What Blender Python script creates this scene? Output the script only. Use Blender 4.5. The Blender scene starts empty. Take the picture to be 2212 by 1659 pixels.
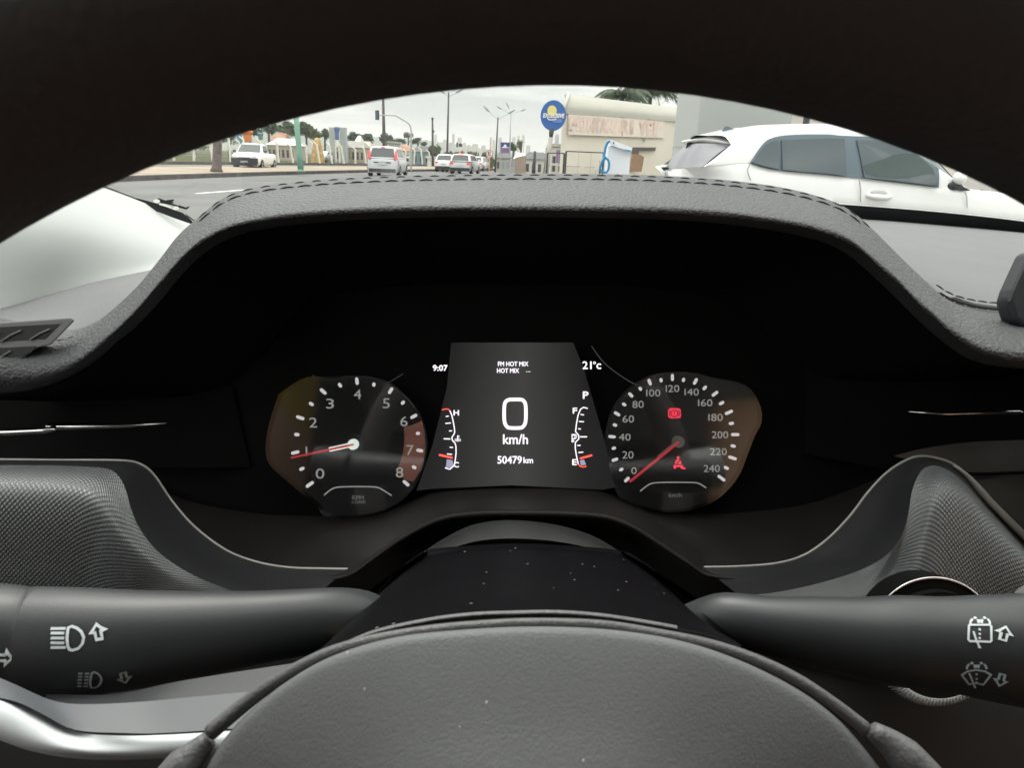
import bpy, bmesh, math, random
from mathutils import Vector, Matrix
from mathutils.bvhtree import BVHTree
random.seed(7)
S = bpy.context.scene
COL = S.collection

# ------------------------------------------------------------------ camera
F = 1500.0                                   # focal length in the units of a 2212 px wide picture
PITCH, ROLL = math.radians(17.8), math.radians(2.3)
CAM = Vector((0, 0, 1.12))
FW = Vector((0, math.cos(PITCH), -math.sin(PITCH)))
_r0 = Vector((1, 0, 0)); _u0 = Vector((0, math.sin(PITCH), math.cos(PITCH)))
RT = _r0 * math.cos(ROLL) + _u0 * math.sin(ROLL)
UP = _u0 * math.cos(ROLL) - _r0 * math.sin(ROLL)
cd = bpy.data.cameras.new('camera'); cam = bpy.data.objects.new('camera', cd); COL.objects.link(cam)
m = Matrix((RT, UP, -FW)).transposed().to_4x4(); m.translation = CAM
cam.matrix_world = m
cd.sensor_width = 36; cd.lens = 36 * F / 2212; cd.clip_start = 0.01; cd.clip_end = 20000
cd.dof.use_dof = True; cd.dof.focus_distance = 0.55; cd.dof.aperture_fstop = 42
S.camera = cam
S.render.resolution_x = 1024; S.render.resolution_y = 769

# ------------------------------------------------------------------ world, sun, exposure
SUN_EL, SUN_AZ = math.radians(58), math.radians(-25)     # azimuth from straight ahead (+Y) towards +X
W = bpy.data.worlds.new('World'); S.world = W; W.use_nodes = True
nt = W.node_tree; nt.nodes.clear()
def N(t, **k):
    n = nt.nodes.new(t)
    for a, b in k.items(): setattr(n, a, b)
    return n
def L(a, b): nt.links.new(a, b)
out = N('ShaderNodeOutputWorld'); bg = N('ShaderNodeBackground'); bg.inputs['Strength'].default_value = 0.1
sky = N('ShaderNodeTexSky', sky_type='NISHITA', sun_disc=False, sun_elevation=SUN_EL, sun_rotation=SUN_AZ)
tc = N('ShaderNodeTexCoord'); mp = N('ShaderNodeMapping'); mp.inputs['Scale'].default_value = (1.6, 1.6, 13)
mp.inputs['Location'].default_value = (0.35, 0.1, 0.62)
nz = N('ShaderNodeTexNoise'); nz.inputs['Scale'].default_value = 1.7; nz.inputs['Detail'].default_value = 6; nz.inputs['Roughness'].default_value = 0.52
rp = N('ShaderNodeValToRGB'); e = rp.color_ramp.elements
e[0].position = 0.38; e[0].color = (0.40, 0.425, 0.43, 1); e[1].position = 0.58; e[1].color = (1.0, 0.99, 0.92, 1)
ml = N('ShaderNodeVectorMath', operation='SCALE'); ml.inputs['Scale'].default_value = 10.4
mx = N('ShaderNodeMix', data_type='RGBA'); mx.inputs['Factor'].default_value = 0.9
# an overcast dome is about three times brighter overhead than at the horizon
sz = N('ShaderNodeSeparateXYZ'); mr = N('ShaderNodeMapRange'); mr.inputs['From Min'].default_value = 0.15; mr.inputs['From Max'].default_value = 0.9; mr.inputs['To Min'].default_value = 1.0; mr.inputs['To Max'].default_value = 3.0
m2 = N('ShaderNodeVectorMath', operation='SCALE')
L(tc.outputs['Generated'], sz.inputs[0]); L(sz.outputs['Z'], mr.inputs['Value']); L(mr.outputs['Result'], m2.inputs['Scale']); L(ml.outputs['Vector'], m2.inputs[0])
L(tc.outputs['Generated'], mp.inputs['Vector']); L(mp.outputs['Vector'], nz.inputs['Vector']); L(nz.outputs['Fac'], rp.inputs['Fac'])
L(rp.outputs['Color'], ml.inputs[0]); L(sky.outputs['Color'], mx.inputs['A']); L(m2.outputs['Vector'], mx.inputs['B'])
L(mx.outputs['Result'], bg.inputs['Color']); L(bg.outputs['Background'], out.inputs['Surface'])
sd = bpy.data.lights.new('sun', 'SUN'); sd.energy = 1.5; sd.angle = math.radians(25); sd.color = (1.0, 0.96, 0.9)
sun = bpy.data.objects.new('sun', sd); COL.objects.link(sun)
_sv = Vector((math.sin(SUN_AZ) * math.cos(SUN_EL), math.cos(SUN_AZ) * math.cos(SUN_EL), math.sin(SUN_EL)))
sun.rotation_euler = _sv.to_track_quat('Z', 'Y').to_euler()
S.view_settings.view_transform = 'Standard'; S.view_settings.look = 'None'
S.view_settings.exposure = 0.50; S.view_settings.gamma = 1.0; S.view_settings.use_curve_mapping = False
S.cycles.use_denoising = True
S.cycles.max_bounces = 8; S.cycles.transparent_max_bounces = 16
S.cycles.sample_clamp_indirect = 4

# ------------------------------------------------------------------ helpers
def A(x, y, d): return CAM + (FW + RT * ((x - 1106) / F) + UP * ((829.5 - y) / F)) * d          # point d metres ahead of the lens
def ray(x, y): return FW + RT * ((x - 1106) / F) + UP * ((829.5 - y) / F)
def G(x, y, z=0.0): v = ray(x, y); return CAM + v * ((z - CAM.z) / v.z)
def Y_(x, y, Y): v = ray(x, y); return CAM + v * (Y / v.y)
def crop(ox, oy, s): return lambda x, y: ((ox + x / s) / 1.16456, (oy + y / s) / 1.16456)
K2 = crop(1650, 1100, 1.9935); K3 = crop(700, 1200, 1.8433); K4 = crop(0, 600, 2.37); K5 = crop(650, 850, 3.3185)
K6 = crop(1680, 230, 5.53); K7 = crop(2080, 280, 4.46); K8 = crop(1250, 850, 2.9493); K9 = crop(1900, 600, 2.552); KL = crop(0, 1130, 2.0684)
K1 = crop(200, 200, 2.765)

def mat(name, col, rough=0.6, spec=0.5, metal=0.0, bump=None, var=None, emit=None, estr=1.0, coat=0.0):
    """bump=(kind, scale, strength, distance); var=(scale, amount)"""
    M = bpy.data.materials.new(name); M.use_nodes = True; t = M.node_tree; b = t.nodes['Principled BSDF']
    c = (*col, 1.0)
    b.inputs['Base Color'].default_value = c; b.inputs['Roughness'].default_value = rough
    b.inputs['Specular IOR Level'].default_value = spec; b.inputs['Metallic'].default_value = metal
    b.inputs['Coat Weight'].default_value = coat; b.inputs['Coat Roughness'].default_value = 0.05
    co = t.nodes.new('ShaderNodeTexCoord')
    if var:
        n = t.nodes.new('ShaderNodeTexNoise'); n.inputs['Scale'].default_value = var[0]; n.inputs['Detail'].default_value = 5
        r = t.nodes.new('ShaderNodeMapRange'); r.inputs['From Min'].default_value = 0.3; r.inputs['From Max'].default_value = 0.7
        r.inputs['To Min'].default_value = 1 - var[1]; r.inputs['To Max'].default_value = 1 + var[1]
        x = t.nodes.new('ShaderNodeVectorMath'); x.operation = 'SCALE'; x.inputs[0].default_value = col
        t.links.new(co.outputs['Object'], n.inputs['Vector']); t.links.new(n.outputs['Fac'], r.inputs['Value'])
        t.links.new(r.outputs['Result'], x.inputs['Scale']); t.links.new(x.outputs['Vector'], b.inputs['Base Color'])
    if bump:
        kind, sc, st, ds = bump
        bp = t.nodes.new('ShaderNodeBump'); bp.inputs['Strength'].default_value = st; bp.inputs['Distance'].default_value = ds
        if kind == 'leather':
            v = t.nodes.new('ShaderNodeTexVoronoi'); v.feature = 'SMOOTH_F1'; v.inputs['Scale'].default_value = sc; v.inputs['Smoothness'].default_value = 0.4
            n = t.nodes.new('ShaderNodeTexNoise'); n.inputs['Scale'].default_value = sc * 0.5; n.inputs['Detail'].default_value = 3
            ad = t.nodes.new('ShaderNodeVectorMath'); ad.operation = 'MULTIPLY_ADD'; ad.inputs[1].default_value = (1.2 / sc,) * 3
            t.links.new(co.outputs['Object'], n.inputs['Vector']); t.links.new(n.outputs['Color'], ad.inputs[0]); t.links.new(co.outputs['Object'], ad.inputs[2])
            t.links.new(ad.outputs['Vector'], v.inputs['Vector'])
            iv = t.nodes.new('ShaderNodeMath'); iv.operation = 'MULTIPLY_ADD'; iv.inputs[1].default_value = -1.0
            t.links.new(v.outputs['Distance'], iv.inputs[0]); t.links.new(n.outputs['Fac'], iv.inputs[2]); t.links.new(iv.outputs[0], bp.inputs['Height'])
        elif kind == 'grid':
            sp = t.nodes.new('ShaderNodeSeparateXYZ'); t.links.new(co.outputs['UV'], sp.inputs[0])
            hs = []
            for o, sg in ((0, 1), (1, -1)):
                a = t.nodes.new('ShaderNodeMath'); a.operation = 'MULTIPLY_ADD'; a.inputs[1].default_value = 1.0 * sg
                t.links.new(sp.outputs['Y'], a.inputs[0]); t.links.new(sp.outputs['X'], a.inputs[2])
                k = t.nodes.new('ShaderNodeMath'); k.operation = 'MULTIPLY'; k.inputs[1].default_value = sc; t.links.new(a.outputs[0], k.inputs[0])
                s = t.nodes.new('ShaderNodeMath'); s.operation = 'SINE'; t.links.new(k.outputs[0], s.inputs[0]); hs.append(s)
            q = t.nodes.new('ShaderNodeMath'); q.operation = 'ADD'; t.links.new(hs[0].outputs[0], q.inputs[0]); t.links.new(hs[1].outputs[0], q.inputs[1])
            t.links.new(q.outputs[0], bp.inputs['Height'])
        else:
            n = t.nodes.new('ShaderNodeTexNoise'); n.inputs['Scale'].default_value = sc; n.inputs['Detail'].default_value = 4
            t.links.new(co.outputs['Object'], n.inputs['Vector']); t.links.new(n.outputs['Fac'], bp.inputs['Height'])
        t.links.new(bp.outputs['Normal'], b.inputs['Normal'])
    if emit:
        b.inputs['Emission Color'].default_value = (*emit, 1); b.inputs['Emission Strength'].default_value = estr
    return M

def speckled(M, scale=900, thr=0.80, col=(0.55, 0.55, 0.52)):
    """scattered pale dust grains on a surface"""
    t = M.node_tree; b = t.nodes['Principled BSDF']; co = t.nodes.new('ShaderNodeTexCoord')
    v = t.nodes.new('ShaderNodeTexVoronoi'); v.inputs['Scale'].default_value = scale; v.inputs['Randomness'].default_value = 1
    t.links.new(co.outputs['Object'], v.inputs['Vector'])
    lt = t.nodes.new('ShaderNodeMath'); lt.operation = 'LESS_THAN'; lt.inputs[1].default_value = 0.22; t.links.new(v.outputs['Distance'], lt.inputs[0])
    sp = t.nodes.new('ShaderNodeSeparateColor'); t.links.new(v.outputs['Color'], sp.inputs[0])
    g = t.nodes.new('ShaderNodeMath'); g.operation = 'GREATER_THAN'; g.inputs[1].default_value = thr; t.links.new(sp.outputs[0], g.inputs[0])
    k = t.nodes.new('ShaderNodeMath'); k.operation = 'MULTIPLY'; t.links.new(lt.outputs[0], k.inputs[0]); t.links.new(g.outputs[0], k.inputs[1])
    mx = t.nodes.new('ShaderNodeMix'); mx.data_type = 'RGBA'; t.links.new(k.outputs[0], mx.inputs['Factor'])
    src = b.inputs['Base Color']
    if src.is_linked: t.links.new(src.links[0].from_socket, mx.inputs['A'])
    else: mx.inputs['A'].default_value = src.default_value
    mx.inputs['B'].default_value = (*col, 1); t.links.new(mx.outputs['Result'], src)
    return M

def glass(name, tint=(0.95, 0.97, 0.96), refl=0.05, rough=0.0, grow=0.35):
    M = bpy.data.materials.new(name); M.use_nodes = True; t = M.node_tree; t.nodes.clear()
    o = t.nodes.new('ShaderNodeOutputMaterial'); mx = t.nodes.new('ShaderNodeMixShader'); tr = t.nodes.new('ShaderNodeBsdfTransparent'); gl = t.nodes.new('ShaderNodeBsdfGlossy')
    tr.inputs['Color'].default_value = (*tint, 1); gl.inputs['Roughness'].default_value = rough
    lw = t.nodes.new('ShaderNodeLayerWeight'); lw.inputs['Blend'].default_value = 0.25
    mr = t.nodes.new('ShaderNodeMapRange'); mr.inputs['To Min'].default_value = refl; mr.inputs['To Max'].default_value = grow
    t.links.new(lw.outputs['Fresnel'], mr.inputs['Value']); t.links.new(mr.outputs['Result'], mx.inputs['Fac'])
    t.links.new(tr.outputs[0], mx.inputs[1]); t.links.new(gl.outputs[0], mx.inputs[2]); t.links.new(mx.outputs[0], o.inputs['Surface'])
    return M

def tag(o, label, cat, group=None, kind=None):
    if label: o['label'] = label
    if cat: o['category'] = cat
    if group: o['group'] = group
    if kind: o['kind'] = kind
    return o
def empty(name, loc, label, cat, group=None, rz=0):
    o = bpy.data.objects.new(name, None); COL.objects.link(o); o.location = loc; o.rotation_euler = (0, 0, rz)
    bpy.context.view_layer.update()
    return tag(o, label, cat, group)
def link(name, me, M, parent=None, smooth=True, local=False):
    """links a mesh; vertices are in world space unless local=True (then in the parent's space)"""
    o = bpy.data.objects.new(name, me); COL.objects.link(o)
    if M is not None and not me.materials: me.materials.append(M)
    if smooth: me.polygons.foreach_set('use_smooth', [True] * len(me.polygons))
    if parent is not None:
        o.parent = parent
        if not local:
            pm = wm(parent); o.matrix_parent_inverse = pm.inverted()
    return o
def wm(o):
    mtx = Matrix.LocRotScale(o.location, o.rotation_euler, o.scale)
    if o.parent is not None: mtx = wm(o.parent) @ o.matrix_parent_inverse @ mtx
    return mtx
class MB:
    """collects shapes into one mesh"""
    def __init__(s): s.v = []; s.f = []; s.uv = None
    def add(s, vs, fs):
        n = len(s.v); s.v += [Vector(v) for v in vs]; s.f += [[i + n for i in f] for f in fs]; return s
    def box(s, c, size, rz=0, taper=1.0):
        x, y, z = [k / 2 for k in size]; c = Vector(c); R = Matrix.Rotation(rz, 3, 'Z'); vs = []
        for sz in (-1, 1):
            k = taper if sz > 0 else 1
            for sx, sy in ((-1, -1), (1, -1), (1, 1), (-1, 1)): vs.append(c + R @ Vector((sx * x * k, sy * y * k, sz * z)))
        return s.add(vs, [[3, 2, 1, 0], [4, 5, 6, 7], [0, 1, 5, 4], [1, 2, 6, 5], [2, 3, 7, 6], [3, 0, 4, 7]])
    def tube(s, pts, rad, n=8, cap=True, flat=None, ref=None):
        """round tube along pts; rad number or list; flat=(a,b) ellipse scale"""
        pts = [Vector(p) for p in pts]; k = len(pts)
        rad = list(rad) if hasattr(rad, '__len__') else [rad] * k
        ring = []
        ref = Vector(ref) if ref is not None else None
        prev = None
        for i, p in enumerate(pts):
            tg = (pts[min(i + 1, k - 1)] - pts[max(i - 1, 0)]).normalized()
            if ref is not None: a = ref
            elif prev is not None: a = prev
            else: a = Vector((0, 0, 1)) if abs(tg.z) < 0.9 else Vector((1, 0, 0))
            x = (a - tg * a.dot(tg)).normalized(); y = tg.cross(x); prev = x
            fa, fb = flat or (1, 1)
            ring.append([p + x * (rad[i] * fa * math.cos(2 * math.pi * j / n)) + y * (rad[i] * fb * math.sin(2 * math.pi * j / n)) for j in range(n)])
        vs = [v for r in ring for v in r]; fs = []
        for i in range(k - 1):
            for j in range(n): fs.append([i * n + j, i * n + (j + 1) % n, (i + 1) * n + (j + 1) % n, (i + 1) * n + j])
        if cap: fs.append(list(range(n))[::-1]); fs.append([(k - 1) * n + j for j in range(n)])
        return s.add(vs, fs)
    def ball(s, c, r, nu=10, nv=6, sc=(1, 1, 1)):
        c = Vector(c); vs = []; fs = []
        for i in range(nv + 1):
            a = math.pi * i / nv
            for j in range(nu):
                b = 2 * math.pi * j / nu
                vs.append(c + Vector((r * sc[0] * math.sin(a) * math.cos(b), r * sc[1] * math.sin(a) * math.sin(b), r * sc[2] * math.cos(a))))
        for i in range(nv):
            for j in range(nu): fs.append([i * nu + j, (i + 1) * nu + j, (i + 1) * nu + (j + 1) % nu, i * nu + (j + 1) % nu])
        return s.add(vs, fs)
    def ribbon(s, pts, w, nrm, closed=False, thick=0.0):
        """flat strip of width w along pts lying across normal nrm"""
        pts = [Vector(p) for p in pts]; k = len(pts); vs = []; fs = []
        for i in range(k):
            a = pts[(i - 1) % k] if closed else pts[max(i - 1, 0)]; b = pts[(i + 1) % k] if closed else pts[min(i + 1, k - 1)]
            n = nrm[i] if isinstance(nrm, list) else nrm
            tg = (b - a).normalized(); sd_ = tg.cross(n).normalized()
            d1 = (pts[i] - a); d2 = (b - pts[i]); kk = 1.0
            if d1.length > 1e-9 and d2.length > 1e-9:
                cs = max(0.35, math.cos(d1.angle(d2) / 2)); kk = 1 / cs
            vs += [pts[i] + sd_ * w / 2 * kk, pts[i] - sd_ * w / 2 * kk]
        for i in range(k if closed else k - 1):
            j = (i + 1) % k; fs.append([2 * i, 2 * i + 1, 2 * j + 1, 2 * j])
        return s.add(vs, fs)
    def poly(s, pts): return s.add(pts, [list(range(len(pts)))])
    def prism(s, pts, off):
        """polygon extruded along vector off"""
        n = len(pts); off = Vector(off); a = [Vector(p) for p in pts]
        return s.add(a + [p + off for p in a], [list(range(n))[::-1], [n + i for i in range(n)]] + [[i, (i + 1) % n, n + (i + 1) % n, n + i] for i in range(n)])
    def mesh(s, name, fix=True):
        me = bpy.data.meshes.new(name); me.from_pydata([tuple(v) for v in s.v], [], s.f)
        if fix:
            b = bmesh.new(); b.from_mesh(me); bmesh.ops.recalc_face_normals(b, faces=b.faces); b.to_mesh(me); b.free()
        me.update(); return me
    def build(s, name, M, parent=None, smooth=False, local=False): return link(name, s.mesh(name), M, parent, smooth, local)

def crs(pts, n, closed=False):
    """Catmull-Rom through pts resampled to n points by arc length"""
    P = [Vector(p) for p in pts]; k = len(P); dense = []
    if k == 2: dense = [P[0].lerp(P[1], i / 20) for i in range(21)]
    else:
        for i in range(k - 1):
            p1, p2 = P[i], P[i + 1]; p0 = P[i - 1] if i else p1 * 2 - p2; p3 = P[i + 2] if i + 2 < k else p2 * 2 - p1
            for j in range(12):
                t = j / 12; dense.append(0.5 * ((2 * p1) + (p2 - p0) * t + (2 * p0 - 5 * p1 + 4 * p2 - p3) * t * t + (3 * p1 - p0 - 3 * p2 + p3) * t ** 3))
        dense.append(P[-1])
    cum = [0.0]
    for a, b in zip(dense, dense[1:]): cum.append(cum[-1] + (b - a).length)
    res = []; q = 0
    for i in range(n):
        s = cum[-1] * i / (n - 1)
        while q < len(cum) - 2 and cum[q + 1] < s: q += 1
        w = (s - cum[q]) / max(cum[q + 1] - cum[q], 1e-12); res.append(dense[q].lerp(dense[q + 1], min(max(w, 0), 1)))
    return res
def loft(name, rows, nu, nv, M, parent=None, solid=0.0, uvs=True, flip=False):
    """smooth surface through the given rows of points; UVs in metres"""
    rr = [crs(r, nu) for r in rows]
    g = [crs([r[i] for r in rr], nv) for i in range(nu)]           # g[u][v]
    vs = [g[i][j] for i in range(nu) for j in range(nv)]
    fs = []
    for i in range(nu - 1):
        for j in range(nv - 1):
            q = [i * nv + j, (i + 1) * nv + j, (i + 1) * nv + j + 1, i * nv + j + 1]; fs.append(q[::-1] if flip else q)
    me = bpy.data.meshes.new(name); me.from_pydata([tuple(v) for v in vs], [], fs)
    mid = nu // 2; midv = nv // 2
    cu = [0.0]; cv = [0.0]
    for i in range(nu - 1): cu.append(cu[-1] + (g[i + 1][midv] - g[i][midv]).length)
    for j in range(nv - 1): cv.append(cv[-1] + (g[mid][j + 1] - g[mid][j]).length)
    u = me.uv_layers.new(name='UVMap')
    for lp in me.loops: i, j = divmod(lp.vertex_index, nv); u.data[lp.index].uv = (cu[i], cv[j])
    me.update()
    o = link(name, me, M, parent)
    if solid:
        md = o.modifiers.new('thickness', 'SOLIDIFY'); md.thickness = solid; md.offset = -1
    return o
def PX(pts, d=None):
    """[(x,y)] or [(x,y,d)] -> world points"""
    return [A(p[0], p[1], p[2] if len(p) > 2 else d) for p in pts]
def bvh(o):
    me = o.data; M_ = wm(o)
    return BVHTree.FromPolygons([M_ @ v.co for v in me.vertices], [tuple(p.vertices) for p in me.polygons])
def decal(name, strokes, target, M, parent, w_px, lift=0.0004, closed=()):
    """ribbons lying on the surface of target, following strokes"""
    T = bvh(target); mb = MB()
    for si, st in enumerate(strokes):
        pts = []; ns = []
        cl = si in closed
        seq = list(st) + ([st[0]] if cl else [])
        for a, b in zip(seq, seq[1:]):
            k = max(1, int(math.hypot(b[0] - a[0], b[1] - a[1]) / 8))
            for i in range(k): pts.append((a[0] + (b[0] - a[0]) * i / k, a[1] + (b[1] - a[1]) * i / k))
        if not cl: pts.append(seq[-1])
        P = []
        for p in pts:
            v = ray(*p).normalized(); h = T.ray_cast(CAM, v)
            if h[0] is None: continue
            n = h[1] if h[1].dot(v) < 0 else -h[1]
            P.append(h[0] + n * lift); ns.append(n)
        if len(P) > 1:
            dd = (P[0] - CAM).length; mb.ribbon(P, w_px * dd / F, ns, closed=cl)
    return mb.build(name, M, parent)

def text_mesh(s, extr=0.0):
    cu = bpy.data.curves.new('t', 'FONT'); cu.body = s; cu.extrude = extr; cu.resolution_u = 3
    o = bpy.data.objects.new('t', cu); COL.objects.link(o); bpy.context.view_layer.update()
    me = bpy.data.meshes.new_from_object(o.evaluated_get(bpy.context.evaluated_depsgraph_get()))
    bpy.data.objects.remove(o); bpy.data.curves.remove(cu); return me
def text_into(mb, s, P00, ex, ey, w, h, nrm=None, lift=0.0, bold=0.0):
    """fits the string into a w x h box whose lower left corner is P00"""
    me = text_mesh(s); xs = [v.co.x for v in me.vertices]; ys = [v.co.y for v in me.vertices]
    x0, x1, y0, y1 = min(xs), max(xs), min(ys), max(ys)
    n = Vector(nrm) * lift if nrm is not None else Vector((0, 0, 0))
    shifts = [(0, 0)] if not bold else [(-bold, 0), (bold, 0), (0, bold), (0, -bold)]
    for i_, (bx, by) in enumerate(shifts):
        vs = [P00 + ex * ((v.co.x - x0) / max(x1 - x0, 1e-6) * w + bx) + ey * ((v.co.y - y0) / max(y1 - y0, 1e-6) * h + by) + n * (1 + 0.15 * i_) for v in me.vertices]
        mb.add(vs, [list(p.vertices) for p in me.polygons])
    bpy.data.meshes.remove(me)
# ================================================================== materials of the cabin
m_leather = mat('leather_dash', (0.071, 0.073, 0.077), 0.58, 0.35, bump=('leather', 520, 0.8, 0.0010), var=(40, 0.06))
m_pad = mat('soft_dash_pad', (0.122, 0.126, 0.13), 0.6, 0.4, bump=('leather', 500, 0.3, 0.0006), var=(12, 0.05))
m_hub = speckled(mat('airbag_plastic', (0.142, 0.147, 0.152), 0.54, 0.4, bump=('leather', 1300, 0.25, 0.0003), var=(14, 0.10)), 700, 0.994, (.4, .4, .38))
m_bead = mat('airbag_edge_plastic', (0.12, 0.12, 0.122), 0.5, 0.5, bump=('leather', 900, 0.4, 0.0004))
m_rim = mat('rim_leather', (0.062, 0.056, 0.056), 0.7, 0.35, bump=('leather', 500, 0.3, 0.0006))
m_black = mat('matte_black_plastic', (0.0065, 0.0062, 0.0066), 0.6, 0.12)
m_brown_black = mat('binnacle_plastic', (0.019, 0.017, 0.016), 0.5, 0.3, bump=('noise', 900, 0.2, 0.0003), var=(30, 0.15))
m_gloss = mat('piano_black', (0.010, 0.010, 0.012), 0.16, 0.4, coat=0.2)
m_shroud = speckled(mat('column_plastic', (0.0025, 0.0025, 0.0034), 0.5, 0.06, bump=('noise', 1500, 0.15, 0.0002)), 420, 0.985, (0.22, 0.22, 0.21))
m_stalk = mat('stalk_plastic', (0.036, 0.038, 0.041), 0.42, 0.5, bump=('noise', 1800, 0.2, 0.0002))
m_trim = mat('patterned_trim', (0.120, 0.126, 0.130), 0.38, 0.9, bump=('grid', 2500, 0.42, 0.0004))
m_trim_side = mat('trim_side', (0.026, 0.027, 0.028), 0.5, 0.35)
m_silver = mat('satin_silver', (0.42, 0.42, 0.40), 0.35, 0.5, metal=0.5)
m_chrome = mat('chrome_strip', (0.75, 0.75, 0.76), 0.18, 0.5, metal=1.0)
m_spoke = mat('satin_spoke', (0.66, 0.69, 0.71), 0.5, 0.3, metal=0.0)
m_pillar = mat('pillar_fabric', (0.45, 0.465, 0.455), 0.85, 0.2, bump=('noise', 1200, 0.2, 0.0003), var=(6, 0.02))
m_shaded_thread = mat('thread', (0.035, 0.035, 0.04), 0.7, 0.2)  # dark tone carries the shadow under the thread loops
m_print = mat('white_print', (0.72, 0.78, 0.80), 0.6, 0.3)
m_print_dim = mat('grey_print', (0.42, 0.46, 0.46), 0.6, 0.3)
m_frit = mat('black_frit', (0.006, 0.006, 0.008), 0.4, 0.3)
m_glass = glass('windscreen_glass', (0.97, 0.985, 0.975), 0.02, 0.0, 0.18)
m_head = mat('headlining', (0.50, 0.53, 0.54), 0.9, 0.1)

# ================================================================== steering wheel
wc = CAM + FW * 0.1046 + RT * 0.0115 + UP * (-0.1177)
sw = empty('steering_wheel', wc, 'black leather steering wheel with grey airbag cover, seen through its upper rim', 'steering wheel')
ey = (UP * math.cos(.0146) + FW * math.sin(.0146)); ex = RT * math.cos(.0577) + FW * math.sin(.0577)
ey = (ey - ex * ey.dot(ex)).normalized(); ez = ex.cross(ey)
mb = MB(); n1, n2 = 160, 28; RM, RTUB = .1822, .0169
vs = []; fs = []
for i in range(n1):
    a = 2 * math.pi * i / n1; rd = ex * math.cos(a) + ey * math.sin(a)
    for j in range(n2):
        b = 2 * math.pi * j / n2; vs.append(wc + rd * (RM + RTUB * math.cos(b)) + ez * (RTUB * math.sin(b)))
for i in range(n1):
    for j in range(n2): fs.append([i * n2 + j, ((i + 1) % n1) * n2 + j, ((i + 1) % n1) * n2 + (j + 1) % n2, i * n2 + (j + 1) % n2])
mb.add(vs, fs).build('rim', m_rim, sw, True)
edge = [(405, 1760), (452, 1650), (495, 1585), (545, 1533), (618, 1474), (718, 1418), (850, 1378), (1000, 1361), (1160, 1354), (1320, 1361), (1470, 1385), (1600, 1428), (1720, 1488), (1805, 1550), (1862, 1612), (1930, 1700), (2010, 1800)]
def inset(pts, k, c=(1160, 2050)): return [(c[0] + (p[0] - c[0]) * k, c[1] + (p[1] - c[1]) * k) for p in pts]
loft('airbag_cover', [PX(inset(edge, 1.0), .176), PX(inset(edge, 1.0005), .1700), PX(inset(edge, .994), .1672), PX(inset(edge, .95), .1645), PX(inset(edge, .7), .154), PX(inset(edge, .4), .142), PX(inset(edge, .1), .134)], 90, 60, m_hub, sw)
bead = [(455, 1583), (500, 1545), (560, 1497), (601, 1470), (648, 1442), (718, 1409), (811, 1383), (927, 1363), (1043, 1352), (1160, 1347), (1300, 1352), (1416, 1370), (1532, 1394), (1631, 1427), (1720, 1470), (1800, 1524), (1868, 1577)]
bp = crs(PX(bead, .171), 120)
MB().tube(bp, [0.0013 + 0.0007 * abs(i / 59.5 - 1) ** 2 for i in range(120)], 10).build('cover_bead', m_bead, sw, True)
for nm, pts in (('spoke_cover', [(452, 1597, .172), (425, 1625, .171), (385, 1668, .169), (330, 1740, .166), (280, 1850, .163)]), ('spoke_cover', [(1884, 1578, .172), (1930, 1612, .171), (1985, 1665, .169), (2050, 1740, .166), (2120, 1850, .163)])):
    q = crs(PX(pts), 24); MB().tube(q, [0.0022 + .0022 * min(1, i / 6) for i in range(24)], 12).build(nm, m_bead, sw, True)
# silver left spoke : an upper dark face with a bright lower band
m_spoke_face = mat('spoke_face', (0.10, 0.105, 0.115), 0.4, 0.35, metal=0.0, bump=('noise', 2500, 0.05, 0.0001))
sp = loft('spoke', [PX([(-60, 1440, .20), (30, 1478, .197), (110, 1513, .196), (180, 1522, .195), (300, 1517, .197), (420, 1506, .198), (700, 1480, .20)]),
                    PX([(-60, 1500, .19), (30, 1515, .187), (95, 1545, .186), (160, 1577, .186), (260, 1584, .187), (380, 1583, .188), (700, 1560, .19)])], 40, 8, m_spoke_face, sw)
loft('silver_band', [PX([(-60, 1492, .1940), (20, 1508, .1915), (85, 1535, .1900), (150, 1577, .1880), (230, 1589, .1860), (380, 1587, .187), (700, 1565, .189)]),
                     PX([(-60, 1512, .186), (10, 1530, .1848), (75, 1566, .1842), (145, 1600, .1838), (230, 1608, .1850), (380, 1604, .185), (700, 1586, .188)]),
                     PX([(-60, 1560, .1835), (0, 1586, .1825), (70, 1612, .182), (150, 1626, .182), (240, 1632, .184), (380, 1628, .185), (700, 1605, .188)]),
                     PX([(-60, 1575, .190), (0, 1600, .189), (70, 1624, .188), (150, 1638, .188), (240, 1642, .19), (380, 1637, .19), (700, 1615, .192)])], 50, 24, m_spoke, sw)
loft('spoke_back', [PX([(100, 1500, .215), (250, 1500, .214), (400, 1470, .213), (720, 1420, .212)]), PX([(90, 1540, .203), (230, 1530, .202), (400, 1525, .203), (720, 1480, .204)])], 20, 6, m_stalk, sw)

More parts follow.
